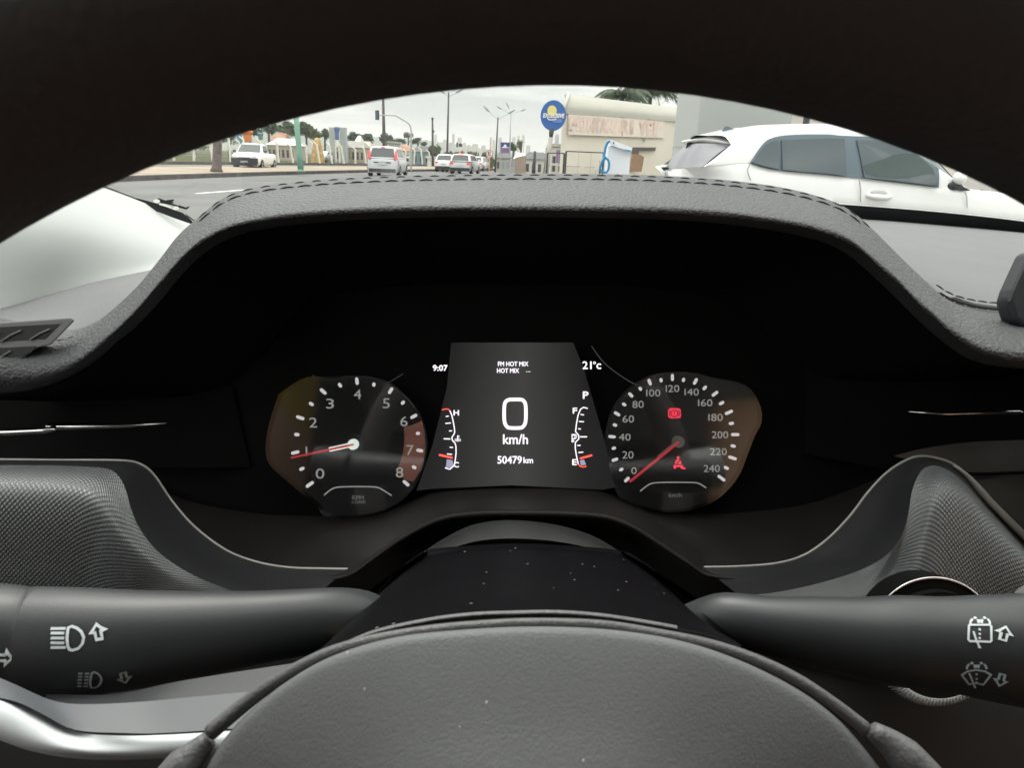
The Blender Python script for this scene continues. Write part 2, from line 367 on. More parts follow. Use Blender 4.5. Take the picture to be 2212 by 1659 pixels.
# ================================================================== steering column cover
sc_ = empty('steering_column_cover', A(1140, 1300, .26), 'glossy black steering column cover with dust specks behind the wheel', 'column cover')
front = [(160, 830), (280, 780), (450, 710), (700, 655), (900, 630), (1100, 622), (1300, 620), (1500, 635), (1700, 665), (1850, 692), (2000, 722), (2140, 775)]
loft('cover_body', [
    [A(*K3(*p), .40) for p in [(660, 430), (690, 360), (900, 345), (1100, 340), (1300, 345), (1590, 370), (1640, 430)]],
    [A(*K3(*p), .335) for p in [(600, 400), (690, 340), (900, 318), (1100, 309), (1300, 316), (1590, 342), (1700, 400)]],
    [A(*K3(*p), .325) for p in [(560, 440), (680, 380), (900, 345), (1100, 338), (1300, 343), (1600, 375), (1760, 450)]],
    [A(*K3(*p), .27) for p in [(420, 580), (560, 500), (820, 460), (1100, 448), (1350, 455), (1680, 500), (1860, 570)]],
    [A(*K3(*p), .215) for p in [(260, 740), (420, 650), (760, 570), (1100, 552), (1400, 560), (1760, 620), (2000, 690)]],
    [A(*K3(*p), .196) for p in front],
    [A(*K3(p[0], p[1] + 12), .1915) for p in front],
    [A(*K3(p[0], p[1] + 40), .190) for p in front],
    [A(*K3(p[0], p[1] + 140), .190) for p in front]], 60, 60, m_shroud, sc_)
loft('front_lip', [[A(*K3(p[0], p[1] - 2), .1905) for p in front[1:-2]], [A(*K3(p[0], p[1] + 8), .1895) for p in front[1:-2]], [A(*K3(p[0], p[1] + 18), .1893) for p in front[1:-2]], [A(*K3(p[0], p[1] + 30), .1905) for p in front[1:-2]]], 60, 10, m_bead, sc_)
for sgn, e1 in ((0, [(690, 340), (560, 430), (440, 560), (300, 690), (160, 830), (60, 980)]), (1, [(1590, 342), (1750, 440), (1860, 540), (1990, 650), (2140, 775), (2260, 930)])):
    o_ = 1 if sgn else -1
    loft('cover_side', [[A(*K3(*p), .33 - .028 * i) for i, p in enumerate(e1)], [A(*K3(p[0] + o_ * 26, p[1] + 40), .345 - .025 * i) for i, p in enumerate(e1)], [A(*K3(p[0] + o_ * 15, p[1] + 160), .36 - .02 * i) for i, p in enumerate(e1)]], 30, 14, m_shroud, sc_)
col_top = [(600, 420), (680, 345), (760, 290), (880, 230), (1000, 205), (1130, 203), (1300, 225), (1450, 270), (1560, 330), (1660, 400)]
loft('collar', [[A(*K3(p[0], p[1] + 30), .44) for p in col_top], [A(*K3(*p), .40) for p in col_top], [A(*K3(p[0] * .95 + 56, p[1] + 14), .385) for p in col_top], [A(*K3(p[0] * .9 + 112, p[1] * .55 + 175), .345) for p in col_top]], 40, 16, mat('collar_rubber', (0.05, 0.052, 0.05), 0.5, 0.4), sc_)

# ================================================================== stalks
def stalk(name, label, path, end, cat='stalk'):
    t = empty(name, A(*path[-1][:2], path[-1][2]), label, cat)
    p = crs([A(x, y, d) for x, y, r, d in path], 60)
    rr = crs([Vector((i, r * d / F, 0)) for i, (x, y, r, d) in enumerate(path)], 60)
    return t, MB().tube(p, [v.y for v in rr], 40, ref=UP, flat=(1, .92)).build('lever', m_stalk, t, True)
LP = [(60, 1390, 119, .226), (180, 1387, 114.5, .2285), (300, 1381, 106, .231), (420, 1371, 97, .235), (500, 1362, 88, .238), (620, 1348, 77, .243), (700, 1340, 70, .247), (750, 1337, 66, .251), (785, 1341, 60, .255), (830, 1362, 58, .262), (900, 1395, 58, .272)]
st_l, lev_l = stalk('headlight_stalk', 'dark grey headlight lever left of the steering wheel with beam symbols', LP, 0)
ep = crs([A(-260, 1384, .2175), A(-120, 1386, .2205), A(30, 1390, .2242), A(52, 1390, .2254)], 20)
end_l = MB().tube(ep, [.0166, .0174, .0181, .01825, .0183, .0184, .0184, .01845, .01845, .0185, .0185, .0185, .0185, .01845, .0184, .0183, .0182, .0180, .0177, .0172], 40, ref=UP, flat=(1, .92)).build('rotary_end', m_stalk, st_l, True)
RP = [(2340, 1408, 128, .232), (2212, 1405, 121, .235), (2120, 1398, 110, .2365), (2000, 1388, 98, .239), (1880, 1381, 94, .242), (1760, 1366, 83, .245), (1660, 1352, 72, .248), (1590, 1341, 60, .252), (1555, 1342, 57, .255), (1500, 1362, 56, .262), (1430, 1395, 58, .272)]
st_r, lev_r = stalk('wiper_stalk', 'dark grey wiper lever right of the steering wheel with windscreen symbols', RP, 0)
ep = crs([A(2246, 1398, .229), A(2300, 1398, .228), A(2480, 1392, .224)], 12)
MB().tube(ep, [.0200, .0204, .0207] + [.0208] * 9, 40, ref=UP, flat=(1, .92)).build('rotary_end', mat('wiper_end', (.2, .205, .2), .4), st_r, True)
def circ(c, rx, ry, a0, a1, n): return [(c[0] + rx * math.cos(math.radians(a0 + (a1 - a0) * i / n)), c[1] + ry * math.sin(math.radians(a0 + (a1 - a0) * i / n))) for i in range(n + 1)]
def arrow(c, w, h, rot):
    """outlined block arrow pointing up, rotated"""
    q = [(0, -.5), (.5, 0), (.22, 0), (.22, .5), (-.22, .5), (-.22, 0), (-.5, 0)]; r = math.radians(rot)
    return [(c[0] + (x * w * math.cos(r) - y * h * math.sin(r)), c[1] + (x * w * math.sin(r) + y * h * math.cos(r))) for x, y in q]
def lamp(ox, oy, k, dash=False, skew=0):
    D = [(75, 20), (78, 6), (92, 0), (115, 8), (135, 24), (146, 48), (140, 76), (122, 96), (98, 104), (84, 102), (76, 88), (72, 55)]
    P = lambda x, y: KL(ox + (x + skew * (y - 52)) * k, oy + y * k)
    st = [[P(*p) for p in D]]
    for yy in (10, 30, 51, 72, 92):
        if dash: st += [[P(-12, yy), P(16, yy)], [P(32, yy), P(60, yy)]]
        else: st.append([P(0, yy), P(60 if yy not in (10, 92) else 66, yy)])
    return st
up_sym = lamp(266, 924, 1.18); up_sym.append([KL(*p) for p in arrow((511, 952), 72, 78, -12)])
decal('high_beam_symbol', up_sym, lev_l, m_print, st_l, 4.6, closed=(0, 6))
dn_sym = lamp(416, 1158, .78 * 1.0, True, -.1); dn_sym = [[(x + 0, y) for x, y in s] for s in dn_sym]
dn_sym.append([KL(*p) for p in arrow((648, 1187), 62, 52, 165)])
decal('flash_symbol', dn_sym, lev_l, m_print_dim, st_l, 3.6, closed=(0, 11))
decal('turn_arrow', [[KL(*p) for p in arrow((28, 1086), 66, 72, 92)]], end_l, m_print, st_l, 4.2, closed=(0,))
w1 = [[K2(*p) for p in ((1568, 948), (1572, 944), (1674, 944), (1680, 950), (1680, 1022), (1674, 1028), (1650, 1026), (1572, 1024), (1565, 1016))],
      [K2(1590, 975), K2(1605, 1020), K2(1622, 1056)], [K2(1612, 1050), K2(1628, 1056)]]
for y in (962, 984, 1004): w1.append([K2(1622, y), K2(1622, y + 10)])
def spray(cx, cy, s):
    r = []
    for side in (-1, 1):
        for a0, a1 in ((0, 40), (55, 95), (110, 150)):
            r.append([K2(cx + side * (8 + 22 * s - 22 * s * math.cos(math.radians(a))), cy - 34 * s * math.sin(math.radians(a)) * .9 + (6 if a > 90 else 0)) for a in (a0, (a0 + a1) / 2, a1)])
        r.append([K2(cx + side * (50 * s), cy - 12), K2(cx + side * (52 * s), cy + 4)])
    r.append([K2(cx, cy - 18), K2(cx, cy - 4)]); return r
w1 += spray(1624, 936, .95); w1.append([K2(*p) for p in arrow((1745, 986), 74, 66, 15)])
decal('rear_washer_symbol', w1, lev_r, m_print, st_r, 3.4, closed=(0, len(w1) - 1))
w2 = [[K2(*p) for p in ((1532, 1190), (1560, 1172), (1604, 1165), (1648, 1172), (1678, 1190), (1640, 1238), (1604, 1230), (1568, 1236))],
      [K2(1568, 1180), K2(1582, 1210), K2(1600, 1255)]]
for y in (1182, 1204, 1222): w2.append([K2(1606, y), K2(1606, y + 10)])
w2 += spray(1606, 1158, .95); w2.append([K2(*p) for p in arrow((1728, 1216), 60, 60, -165)])
decal('front_washer_symbol', w2, lev_r, mat('print_blue_grey', (.60, .72, .78), .6), st_r, 3.2, closed=(0, len(w2) - 1))

# ================================================================== dashboard
db = empty('dashboard', A(1106, 900, .5), 'black dashboard with stitched leather hood arching over the gauges', 'dashboard')
crest = [(-120, 660, .40), (-20, 690, .405), (80, 712, .41), (150, 716, .415), (215, 690, .42), (290, 625, .425), (345, 560, .43), (385, 508, .435), (430, 468, .44), (475, 432, .443), (520, 412, .446), (580, 400, .45), (660, 391, .452), (760, 384, .454), (900, 379, .455), (1106, 376, .455), (1300, 377, .455), (1440, 381, .454), (1560, 389, .453), (1680, 404, .45), (1770, 425, .447), (1830, 450, .444), (1880, 490, .44), (1945, 555, .432), (2000, 607, .426), (2045, 645, .42), (2110, 668, .415), (2212, 678, .41), (2320, 684, .405)]
lip = [(-120, 860, .374), (-20, 853, .376), (80, 840, .376), (165, 802, .372), (230, 745, .366), (290, 685, .36), (340, 628, .362), (390, 570, .364), (440, 527, .366), (500, 493, .367), (570, 473, .368), (650, 462, .368), (770, 453, .368), (920, 448, .368), (1106, 447, .368), (1280, 449, .368), (1430, 452, .368), (1560, 461, .368), (1670, 475, .367), (1765, 494, .366), (1840, 530, .364), (1900, 585, .362), (1955, 636, .36), (2010, 690, .358), (2060, 733, .356), (2115, 770, .354), (2180, 788, .352), (2260, 795, .35), (2330, 797, .347)]
lip = [(x, y + 15 * max(0.0, min(1.0, (x - 420) / 160, (1900 - x) / 160)), d) for x, y, d in lip]
def mix(a, b, k, dd=0.0, dy=0.0): return [(p[0] + (q[0] - p[0]) * k, p[1] + (q[1] - p[1]) * k + dy, p[2] + (q[2] - p[2]) * k + dd) for p, q in zip(a, b)]
hood_c = (1106, 900)
def shrink(a, k, d): return [(hood_c[0] + (p[0] - hood_c[0]) * k, hood_c[1] + (p[1] - hood_c[1]) * k, d) for p in a]
back = [A(p[0], p[1], p[2]) + FW * .05 - UP * .03 for p in crest]
hood = loft('cluster_hood', [back, [A(*p) + FW * .014 - UP * .0008 for p in crest], PX(crest), PX(mix(crest, lip, .30, -.010)), PX(mix(crest, lip, .60, -.012)), PX(mix(crest, lip, .86, -.003)), PX(mix(crest, lip, 1.0, .022)),
              PX(shrink(lip, .972, .402))], 260, 40, m_leather, db)
# recess behind the hood, down to the gauge board
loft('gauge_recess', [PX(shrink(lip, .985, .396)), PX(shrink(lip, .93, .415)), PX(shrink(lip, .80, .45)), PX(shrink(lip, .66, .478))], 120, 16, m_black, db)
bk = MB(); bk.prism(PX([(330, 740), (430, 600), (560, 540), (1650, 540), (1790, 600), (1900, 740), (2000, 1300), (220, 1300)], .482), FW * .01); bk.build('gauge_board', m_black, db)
# stitched seams : two rows of thread on the crest, side seams
def stitches(name, path, step, ln, r, lift, off=0.0):
    p = crs(path, 900); mb = MB(); cum = [0.0]
    for a, b in zip(p, p[1:]): cum.append(cum[-1] + (b - a).length)
    s = 0.0; i = 0
    while s + ln < cum[-1]:
        seg = []
        for k in range(5):
            t = s + ln * k / 4
            while i < len(cum) - 2 and cum[i + 1] < t: i += 1
            w = (t - cum[i]) / (cum[i + 1] - cum[i]); q = p[i].lerp(p[i + 1], w)
            seg.append(q + lift * math.sin(math.pi * k / 4) + UP * (off * (k / 4 - .5)))
        mb.tube(seg, [r * .55, r, r * 1.1, r, r * .55], 6); s += step
        i = max(0, i - 3)
    return mb.build(name, m_shaded_thread, db, True)
top = [p for p in crest if 420 < p[0] < 1890]
def on_surf(o, pts, lift=0.0):
    T_ = bvh(o); r_ = []
    for x, y in pts:
        v = ray(x, y).normalized(); h = T_.ray_cast(CAM, v)
        if h[0] is not None: r_.append(h[0] - v * lift)
    return r_
tp2 = crs([Vector((p[0], p[1], 0)) for p in top], 160)
stitches('stitching', on_surf(hood, [(p.x, p.y + 11) for p in tp2], .0001), .0108, .0090, .00042, UP * .0006 - FW * .0001)
stitches('stitching', on_surf(hood, [(p.x, p.y + 2.5) for p in tp2], .0), .0108, .0062, .00034, UP * .0005)
# dash top, right of the hood
padR = loft('dash_top_pad', [PX([(1700, 465, .93), (1866, 472, .92), (2000, 482, .91), (2212, 501, .89), (2420, 520, .87), (3200, 600, .84)]),
                      PX([(1760, 500, .66), (1900, 520, .64), (2030, 530, .63), (2212, 550, .62), (2420, 565, .61), (3500, 660, .60)]),
                      PX([(1860, 560, .50), (1965, 580, .48), (2060, 600, .475), (2212, 615, .47), (2420, 625, .47), (3900, 740, .47)]),
                      PX([(1960, 640, .445), (2035, 633, .428), (2105, 655, .42), (2212, 665, .417), (2420, 668, .415), (4000, 760, .42)])], 90, 30, m_pad, db)
b_ = MB(); b_.box((.80, .74, .70), (.80, .50, .46)); o_ = b_.build('passenger_dash', m_leather, db); md = o_.modifiers.new('soft', 'BEVEL'); md.width = .04; md.segments = 4
b_ = MB(); b_.box((-.50, .66, .70), (.06, .58, .44)); o_ = b_.build('end_cap', m_leather, db)
for dy, st in ((-7, .008), (8, .008)):
    stitches('stitching', PX([(2022, 622 + dy, .421), (2050, 640 + dy, .4185), (2085, 652 + dy, .416), (2130, 660 + dy, .4135), (2180, 663 + dy, .411), (2260, 665 + dy, .410)]), .0062, .0052, .00042, UP * .0003)
MB().tube(crs(PX([(2030, 632, .4215), (2055, 646, .419), (2090, 657, .4165), (2130, 665, .414), (2180, 668, .412), (2260, 670, .411)]), 40), .0006, 6).build('seam', m_shaded_thread, db, True)
# dash shoulder, left of the hood
loft('dash_top_pad', [PX([(-160, 690, .62), (0, 666, .64), (100, 638, .65), (200, 610, .66), (330, 582, .68), (440, 560, .70)]),
                      PX([(-160, 700, .54), (0, 690, .55), (100, 665, .555), (200, 640, .56), (320, 610, .565), (420, 600, .57)]),
                      PX([(-160, 720, .45), (0, 712, .455), (90, 712, .457), (170, 702, .46), (250, 672, .465), (340, 640, .47)]),
                      PX([(-160, 735, .425), (0, 735, .425), (90, 730, .425), (170, 722, .43), (240, 690, .435), (330, 660, .44)])], 40, 24, m_pad, db)
for dy in (-7, 8):
    stitches('stitching', PX([(118, 742 + dy * .6, .3985), (150, 738 + dy, .401), (185, 727 + dy, .406), (225, 704 + dy, .41), (240, 694 + dy, .412)]), .0062, .0052, .00042, UP * .0003)
MB().tube(crs(PX([(112, 743, .398), (150, 739, .401), (185, 728, .406), (225, 705, .41), (243, 692, .412)]), 30), .0006, 6).build('seam', m_shaded_thread, db, True)
# left demister vent let into the shoulder
V4 = lambda x, y, d=.3800: A(*K4(x, y), d)
vt = MB(); vt.prism([V4(*p) for p in ((-150, 508), (0, 500), (425, 470), (447, 488), (304, 634), (222, 652), (135, 714), (0, 728), (-150, 734))], ray(60, 730) * .012)
vent = vt.build('air_vent', mat('vent_grey', (.15, .153, .158), .55, bump=('noise', 1500, .2, .0002)), db); md = vent.modifiers.new('edge', 'BEVEL'); md.width = .0008; md.segments = 2
m_vd = mat('vent_dark', (.008, .007, .009), .6)
for cell in (((-150, 533), (0, 528), (358, 508), (268, 598), (120, 606), (0, 616), (-150, 624)), ((-150, 655), (0, 652), (214, 641), (185, 678), (128, 701), (0, 717), (-150, 722))):
    c_ = MB(); c_.prism([V4(*p, .3797) for p in cell], FW * .0002); c_.build('vent_opening', m_vd, vent)
for q in (((5, 614), (62, 578), (124, 550)), ((178, 603), (238, 567), (296, 541)), ((0, 715), (28, 692), (62, 672)), ((-120, 620), (-60, 585), (0, 556))):
    c_ = MB(); c_.ribbon([V4(x, y, .3790) for x, y in q], .0009, -FW); c_.tube([V4(x, y, .3792) for x, y in q], .0005, 6); c_.build('vent_fin', bpy.data.materials['vent_grey'], vent)
# gloss black fascia and chrome strips
mbx = MB(); mbx.prism(PX([(-150, 835, .43), (500, 835, .479), (540, 1010, .479), (-150, 1010, .43)]), FW * .02); mbx.build('fascia', m_black, db)
mbx = MB(); mbx.prism(PX([(1740, 780, .479), (2400, 780, .435), (2400, 1090, .435), (1990, 1030, .466), (1740, 980, .479)]), FW * .02); mbx.build('fascia', m_black, db)
def strip(pts, r, M=None, name='chrome_strip', flat=(1, 2.0)):
    q = crs(PX(pts), 40); n = len(q); rr = [r[0] + (r[1] - r[0]) * i / (n - 1) for i in range(n)]
    return MB().tube(q, rr, 10, ref=UP, flat=flat).build(name, M or m_chrome, db, True)
strip([(-120, 936, .40), (0, 934, .40), (70, 931, .40), (105, 929, .40), (118, 926, .402)], (.0024, .0019))
strip([(110, 922, .41), (180, 921, .41), (270, 920, .412), (320, 917, .416), (360, 914, .424)], (.0025, .0007))
strip([(1960, 889, .425), (2000, 892, .418), (2040, 894, .415), (2090, 893, .415), (2150, 891, .415), (2200, 890, .417)], (.0006, .0017))
# warm-grey centre stack cheek with a seam, right
ck = loft('centre_cheek', [PX([(1930, 985, .438), (2000, 968, .436), (2100, 955, .434), (2240, 950, .43), (2400, 950, .43)]), PX([(2000, 1010, .425), (2080, 1010, .423), (2150, 1015, .42), (2240, 1016, .42), (2400, 1016, .42)]), PX([(2060, 1120, .415), (2130, 1120, .413), (2200, 1130, .41), (2300, 1150, .41), (2400, 1160, .41)]), PX([(2120, 1240, .41), (2180, 1240, .409), (2230, 1240, .408), (2300, 1240, .405), (2400, 1240, .405)])], 20, 20, mat('cheek_plastic', (.085, .075, .068), .55, .35), db)
strip([(2088, 1024, .4175), (2130, 1024, .4168), (2180, 1022, .4158), (2300, 1018, .4158)], (.0011, .0011), m_black, 'panel_gap', (1, 1))
# binnacle shelf under the gauges with the arch over the column
arch = [(180, 1290), (400, 1270), (640, 1258), (745, 1248), (800, 1214), (860, 1172), (920, 1138), (970, 1121), (1040, 1114), (1130, 1113), (1230, 1115), (1310, 1122), (1370, 1145), (1430, 1183), (1490, 1222), (1540, 1250), (1700, 1262), (1900, 1280), (2100, 1290)]
def shelf(dy, d): return [A(p[0], p[1] + dy, d) for p in arch]
up = [(250, 1010), (400, 1080), (560, 1110), (660, 1114), (740, 1116), (820, 1108), (880, 1085), (940, 1062), (1030, 1054), (1120, 1052), (1220, 1053), (1300, 1060), (1360, 1085), (1420, 1105), (1500, 1110), (1590, 1108), (1740, 1090), (1880, 1040), (2050, 960)]
loft('binnacle_shelf', [PX(up, .475), PX([((a[0] + b[0]) / 2, (a[1] + b[1]) / 2 - 6) for a, b in zip(up, arch)], .44), shelf(-14, .402), shelf(-4, .396), shelf(2, .398), shelf(10, .41), shelf(60, .45)], 120, 40, m_brown_black, db)
# patterned side trims
def trim(outline, ridge, low, far):
    lf = loft('side_trim', [PX(low[0]), PX(low[1]), PX(low[2]), PX(ridge)], 70, 40, m_trim, db)
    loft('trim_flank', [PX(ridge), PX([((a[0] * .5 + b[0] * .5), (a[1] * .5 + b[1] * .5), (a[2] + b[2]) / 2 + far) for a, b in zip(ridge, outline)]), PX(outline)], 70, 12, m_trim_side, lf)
    MB().tube(crs(PX(outline), 140), .0009, 8).build('silver_edge', m_silver, lf, True)
    return lf
trim([(-140, 992, .41), (0, 993, .41), (130, 994, .41), (255, 995, .41), (300, 1002, .412), (332, 1026, .414), (372, 1084, .415), (422, 1140, .414), (490, 1190, .412), (560, 1216, .41), (630, 1227, .408), (700, 1229, .406), (752, 1230, .404)],
     [(-140, 1004, .381), (0, 1005, .380), (120, 1006, .379), (220, 1011, .377), (252, 1024, .370), (271, 1056, .364), (284, 1102, .359), (305, 1147, .3565), (347, 1197, .356), (409, 1238, .3565), (478, 1268, .358), (558, 1293, .361), (660, 1304, .364)],
     [[(-140, 1360, .378), (0, 1360, .376), (80, 1360, .376), (150, 1360, .376), (190, 1360, .376), (215, 1360, .376), (240, 1365, .376), (270, 1370, .376), (310, 1380, .376), (360, 1390, .358), (420, 1400, .360), (480, 1405, .362), (560, 1410, .364)],
      [(-140, 1230, .363), (0, 1230, .361), (80, 1230, .360), (150, 1230, .360), (190, 1234, .360), (215, 1250, .360), (245, 1272, .361), (280, 1290, .362), (325, 1305, .363), (375, 1320, .357), (435, 1335, .360), (500, 1345, .362), (590, 1350, .364)],
      [(-140, 1060, .3530), (0, 1060, .3505), (95, 1062, .3498), (168, 1068, .3494), (203, 1082, .349), (226, 1108, .349), (246, 1140, .349), (272, 1176, .350), (315, 1216, .3515), (377, 1256, .354), (444, 1287, .357), (521, 1310, .360), (617, 1321, .363)]], .006)
trim([(2340, 1280, .402), (2262, 1205, .402), (2200, 1145, .403), (2140, 1085, .405), (2092, 1030, .408), (2058, 1003, .41), (2020, 989, .411), (1985, 986, .412), (1955, 996, .413), (1915, 1022, .414), (1875, 1064, .414), (1838, 1113, .413), (1790, 1163, .412), (1738, 1199, .41), (1680, 1217, .408), (1600, 1224, .406), (1520, 1226, .404)],
     [(2340, 1330, .392), (2252, 1225, .392), (2190, 1160, .394), (2130, 1096, .396), (2085, 1045, .393), (2050, 1017, .392), (2020, 1006, .390), (1997, 1011, .387), (1981, 1032, .379), (1969, 1066, .373), (1962, 1110, .3685), (1949, 1154, .366), (1921, 1194, .365), (1872, 1226, .372), (1800, 1252, .371), (1700, 1276, .371), (1600, 1290, .372)],
     [[(2340, 1480, .392), (2280, 1480, .392), (2240, 1480, .392), (2200, 1480, .392), (2170, 1480, .392), (2150, 1480, .392), (2130, 1480, .391), (2110, 1475, .389), (2090, 1470, .388), (2060, 1465, .386), (2020, 1460, .383), (1980, 1455, .361), (1930, 1450, .362), (1880, 1440, .363), (1820, 1425, .365), (1740, 1400, .367), (1640, 1380, .369)],
      [(2340, 1400, .376), (2270, 1380, .375), (2225, 1360, .374), (2185, 1340, .374), (2155, 1325, .373), (2130, 1315, .372), (2108, 1310, .372), (2085, 1308, .371), (2060, 1306, .370), (2030, 1305, .368), (1990, 1308, .360), (1950, 1312, .361), (1900, 1318, .362), (1850, 1325, .364), (1790, 1330, .366), (1715, 1330, .368), (1615, 1330, .370)],
      [(2340, 1350, .370), (2256, 1260, .369), (2200, 1205, .369), (2145, 1150, .369), (2102, 1106, .369), (2070, 1082, .368), (2045, 1075, .367), (2025, 1082, .3655), (2010, 1104, .364), (2000, 1132, .363), (1990, 1165, .362), (1972, 1200, .362), (1935, 1232, .366), (1882, 1258, .366), (1808, 1280, .368), (1706, 1296, .369), (1605, 1306, .371)]], .006)
# silver right-hand edge of the right trim
MB().tube(crs(PX([(2060, 1005, .4075), (2092, 1031, .4055), (2140, 1086, .4025), (2200, 1146, .400), (2262, 1206, .399), (2340, 1281, .399)]), 40), [.0008 + .0014 * min(1, i / 8) for i in range(40)], 10).build('silver_edge', m_silver, db, True)
# lower dash
loft('lower_panel', [PX([(-140, 1340, .40), (300, 1350, .40), (700, 1330, .41), (1106, 1300, .43), (1500, 1330, .41), (1900, 1350, .40), (2400, 1340, .40)]), PX([(-140, 1500, .37), (300, 1500, .37), (700, 1500, .38), (1106, 1500, .38), (1500, 1500, .38), (1900, 1500, .37), (2400, 1500, .37)]),
                     PX([(-140, 2000, .36), (300, 2000, .36), (700, 2000, .36), (1106, 2000, .36), (1500, 2000, .36), (1900, 2000, .36), (2400, 2000, .36)])], 30, 20, mat('lower_plastic', (.022, .021, .021), .6, .3), db)
# ridged rotary knob behind the wiper lever
kx, ky = K2(1390, 1024); kd = .345; kr = 320 / 1.9935 / 1.16456 * kd / F
kc = A(kx, ky, kd)
knob = empty('rotary_knob', kc, 'round dial with thin silver ring and ridged edge behind the wiper lever', 'knob')
def disc_pts(c, r, n=64, off=0.0): return [c + RT * (r * math.cos(2 * math.pi * i / n)) + UP * (r * math.sin(2 * math.pi * i / n)) - FW * off for i in range(n)]
k = MB(); k.prism(disc_pts(kc, kr * .99, 64, .0), FW * .015); k.build('face', m_black, knob)
mb = MB(); mb.tube(disc_pts(kc, kr, 64, .0005)[2:31], [.0002 + .0005 * math.sin(math.pi * i / 28) for i in range(29)], 8); mb.build('silver_ring', m_chrome, knob, True)
mb = MB()
for i in range(46):
    a = math.pi * (1.08 + .84 * i / 45); d_ = RT * math.cos(a) + UP * math.sin(a)
    mb.tube([kc + d_ * (kr * .82) - FW * .0055, kc + d_ * (kr * .92) - FW * .0045, kc + d_ * (kr * 1.0) - FW * .001], [.00085, .0008, .0003], 5)
mb.build('ridges', mat('knurl', (.55, .56, .57), .45), knob, True)
k = MB(); k.prism(disc_pts(kc, kr * .83, 48, .0056), FW * .005); k.build('cap', m_black, knob)
# ================================================================== instrument cluster
DC = .470
cl = empty('instrument_cluster', A(1106, 1050, DC), 'instrument cluster with two round gauges and a lit screen reading 50479 km', 'gauges')
def C(x, y, lift=0.0): return A(x, y, DC) - FW * lift
u_ = DC / F                                                # metres per picture unit on the board
m_face = mat('dial_face', (.026, .029, .030), .45, .4, var=(25, .25))
m_lit = mat('lit_marks', (.02, .02, .02), .5, emit=(.80, .76, .78), estr=.75)
m_num = mat('lit_numerals', (.3, .3, .29), .5, emit=(.62, .63, .60), estr=.40)
m_dim = mat('dim_print', (.2, .2, .2), .5, emit=(.55, .56, .55), estr=.22)
m_faint = mat('gloss_line', (.03, .03, .03), .5, emit=(.5, .5, .5), estr=.05)  # self-lit lines stand in for gloss along the dial rims
m_red = mat('needle_red', (.55, .03, .04), .4, emit=(.9, .06, .08), estr=.35)
m_warn = mat('warning_red', (.3, .01, .02), .5, emit=(1.0, .04, .09), estr=1.0)
m_warn_dk = mat('warning_gap', (.03, .0, .0), .5, emit=(.18, .0, .01), estr=.4)
m_hubw = mat('needle_hub_lit', (.7, .75, .7), .5, emit=(.75, .85, .76), estr=.8)
m_hubg = mat('needle_hub', (.42, .42, .38), .45)
m_zone = mat('red_zone', (.16, .07, .05), .5, emit=(.35, .15, .11), estr=.22)
m_lcd = mat('lcd_panel', (.028, .028, .028), .35, .4, emit=(.10, .10, .095), estr=.45, var=(9, .3))
m_text = mat('lcd_text', (.05, .05, .05), .5, emit=(.97, .90, .97), estr=.95)
m_lcd_red = mat('lcd_red', (.3, .02, .02), .5, emit=(1.0, .12, .08), estr=.9)
m_lcd_blue = mat('lcd_blue_grey', (.2, .2, .3), .5, emit=(.42, .42, .60), estr=.5)
def T(mb, s, box, lift=.0012, bold=0.0):
    x0, y0, x1, y1 = box
    text_into(mb, s, C(x0, y1, lift), RT, UP, (x1 - x0) * u_, (y1 - y0) * u_, -FW, 0.00003, bold * u_)
def pill(mb, a, b, w, lift=.0012):
    """rounded bar from a to b"""
    dx, dy = b[0] - a[0], b[1] - a[1]; ln = math.hypot(dx, dy); dx /= ln; dy /= ln; r = w / 2; an = math.atan2(dy, dx); pts = []
    for c, s in ((b, -90), (a, 90)):
        for i in range(9):
            t = an + math.radians(s + 180 * i / 8); c0 = (c[0] - dx * r * (1 if c is b else -1), c[1] - dy * r * (1 if c is b else -1))
            pts.append(C(c0[0] + r * math.cos(t), c0[1] + r * math.sin(t), lift))
    mb.poly(pts)
def K5b(x0, y0, x1, y1): return (*K5(x0, y0), *K5(x1, y1))
def K8b(x0, y0, x1, y1): return (*K8(x0, y0), *K8(x1, y1))
def poly2(a, b, h=False): return 0
# ---- dial bodies : discs set in shallow bezels
def dial(name, outline, lbl):
    d_ = MB(); d_.prism([C(x, y, .0004) for x, y in outline], FW * .004); return d_.build(name, m_face, cl)
tach_o = [K5(*p) for p in ((205, 470), (300, 400), (430, 330), (600, 325), (800, 315), (960, 330), (1090, 370), (1200, 450), (1300, 560), (1370, 690), (1410, 850), (1400, 1000), (1360, 1130), (1290, 1260), (1180, 1370), (1020, 1440), (820, 1475), (590, 1475), (520, 1385), (400, 1290), (240, 1150), (125, 1040), (98, 900), (130, 700))]
spd_o = [K8(*p) for p in ((905, 1180), (850, 1060), (815, 920), (800, 760), (830, 600), (900, 460), (1010, 350), (1150, 275), (1300, 255), (1450, 262), (1600, 300), (1760, 330), (1850, 380), (1920, 500), (1930, 620), (1880, 720), (1830, 850), (1770, 1000), (1680, 1120), (1560, 1210), (1400, 1265), (1250, 1275), (1100, 1255), (980, 1220))]
def smooth_outline(o, n=72): return [(p.x, p.y) for p in crs([Vector((x, y, 0)) for x, y in o] + [Vector((*o[0], 0))], n)[:-1]]
tach_o, spd_o = smooth_outline(tach_o), smooth_outline(spd_o)
tach = dial('rev_counter', tach_o, ''); spd = dial('speedometer', spd_o, '')
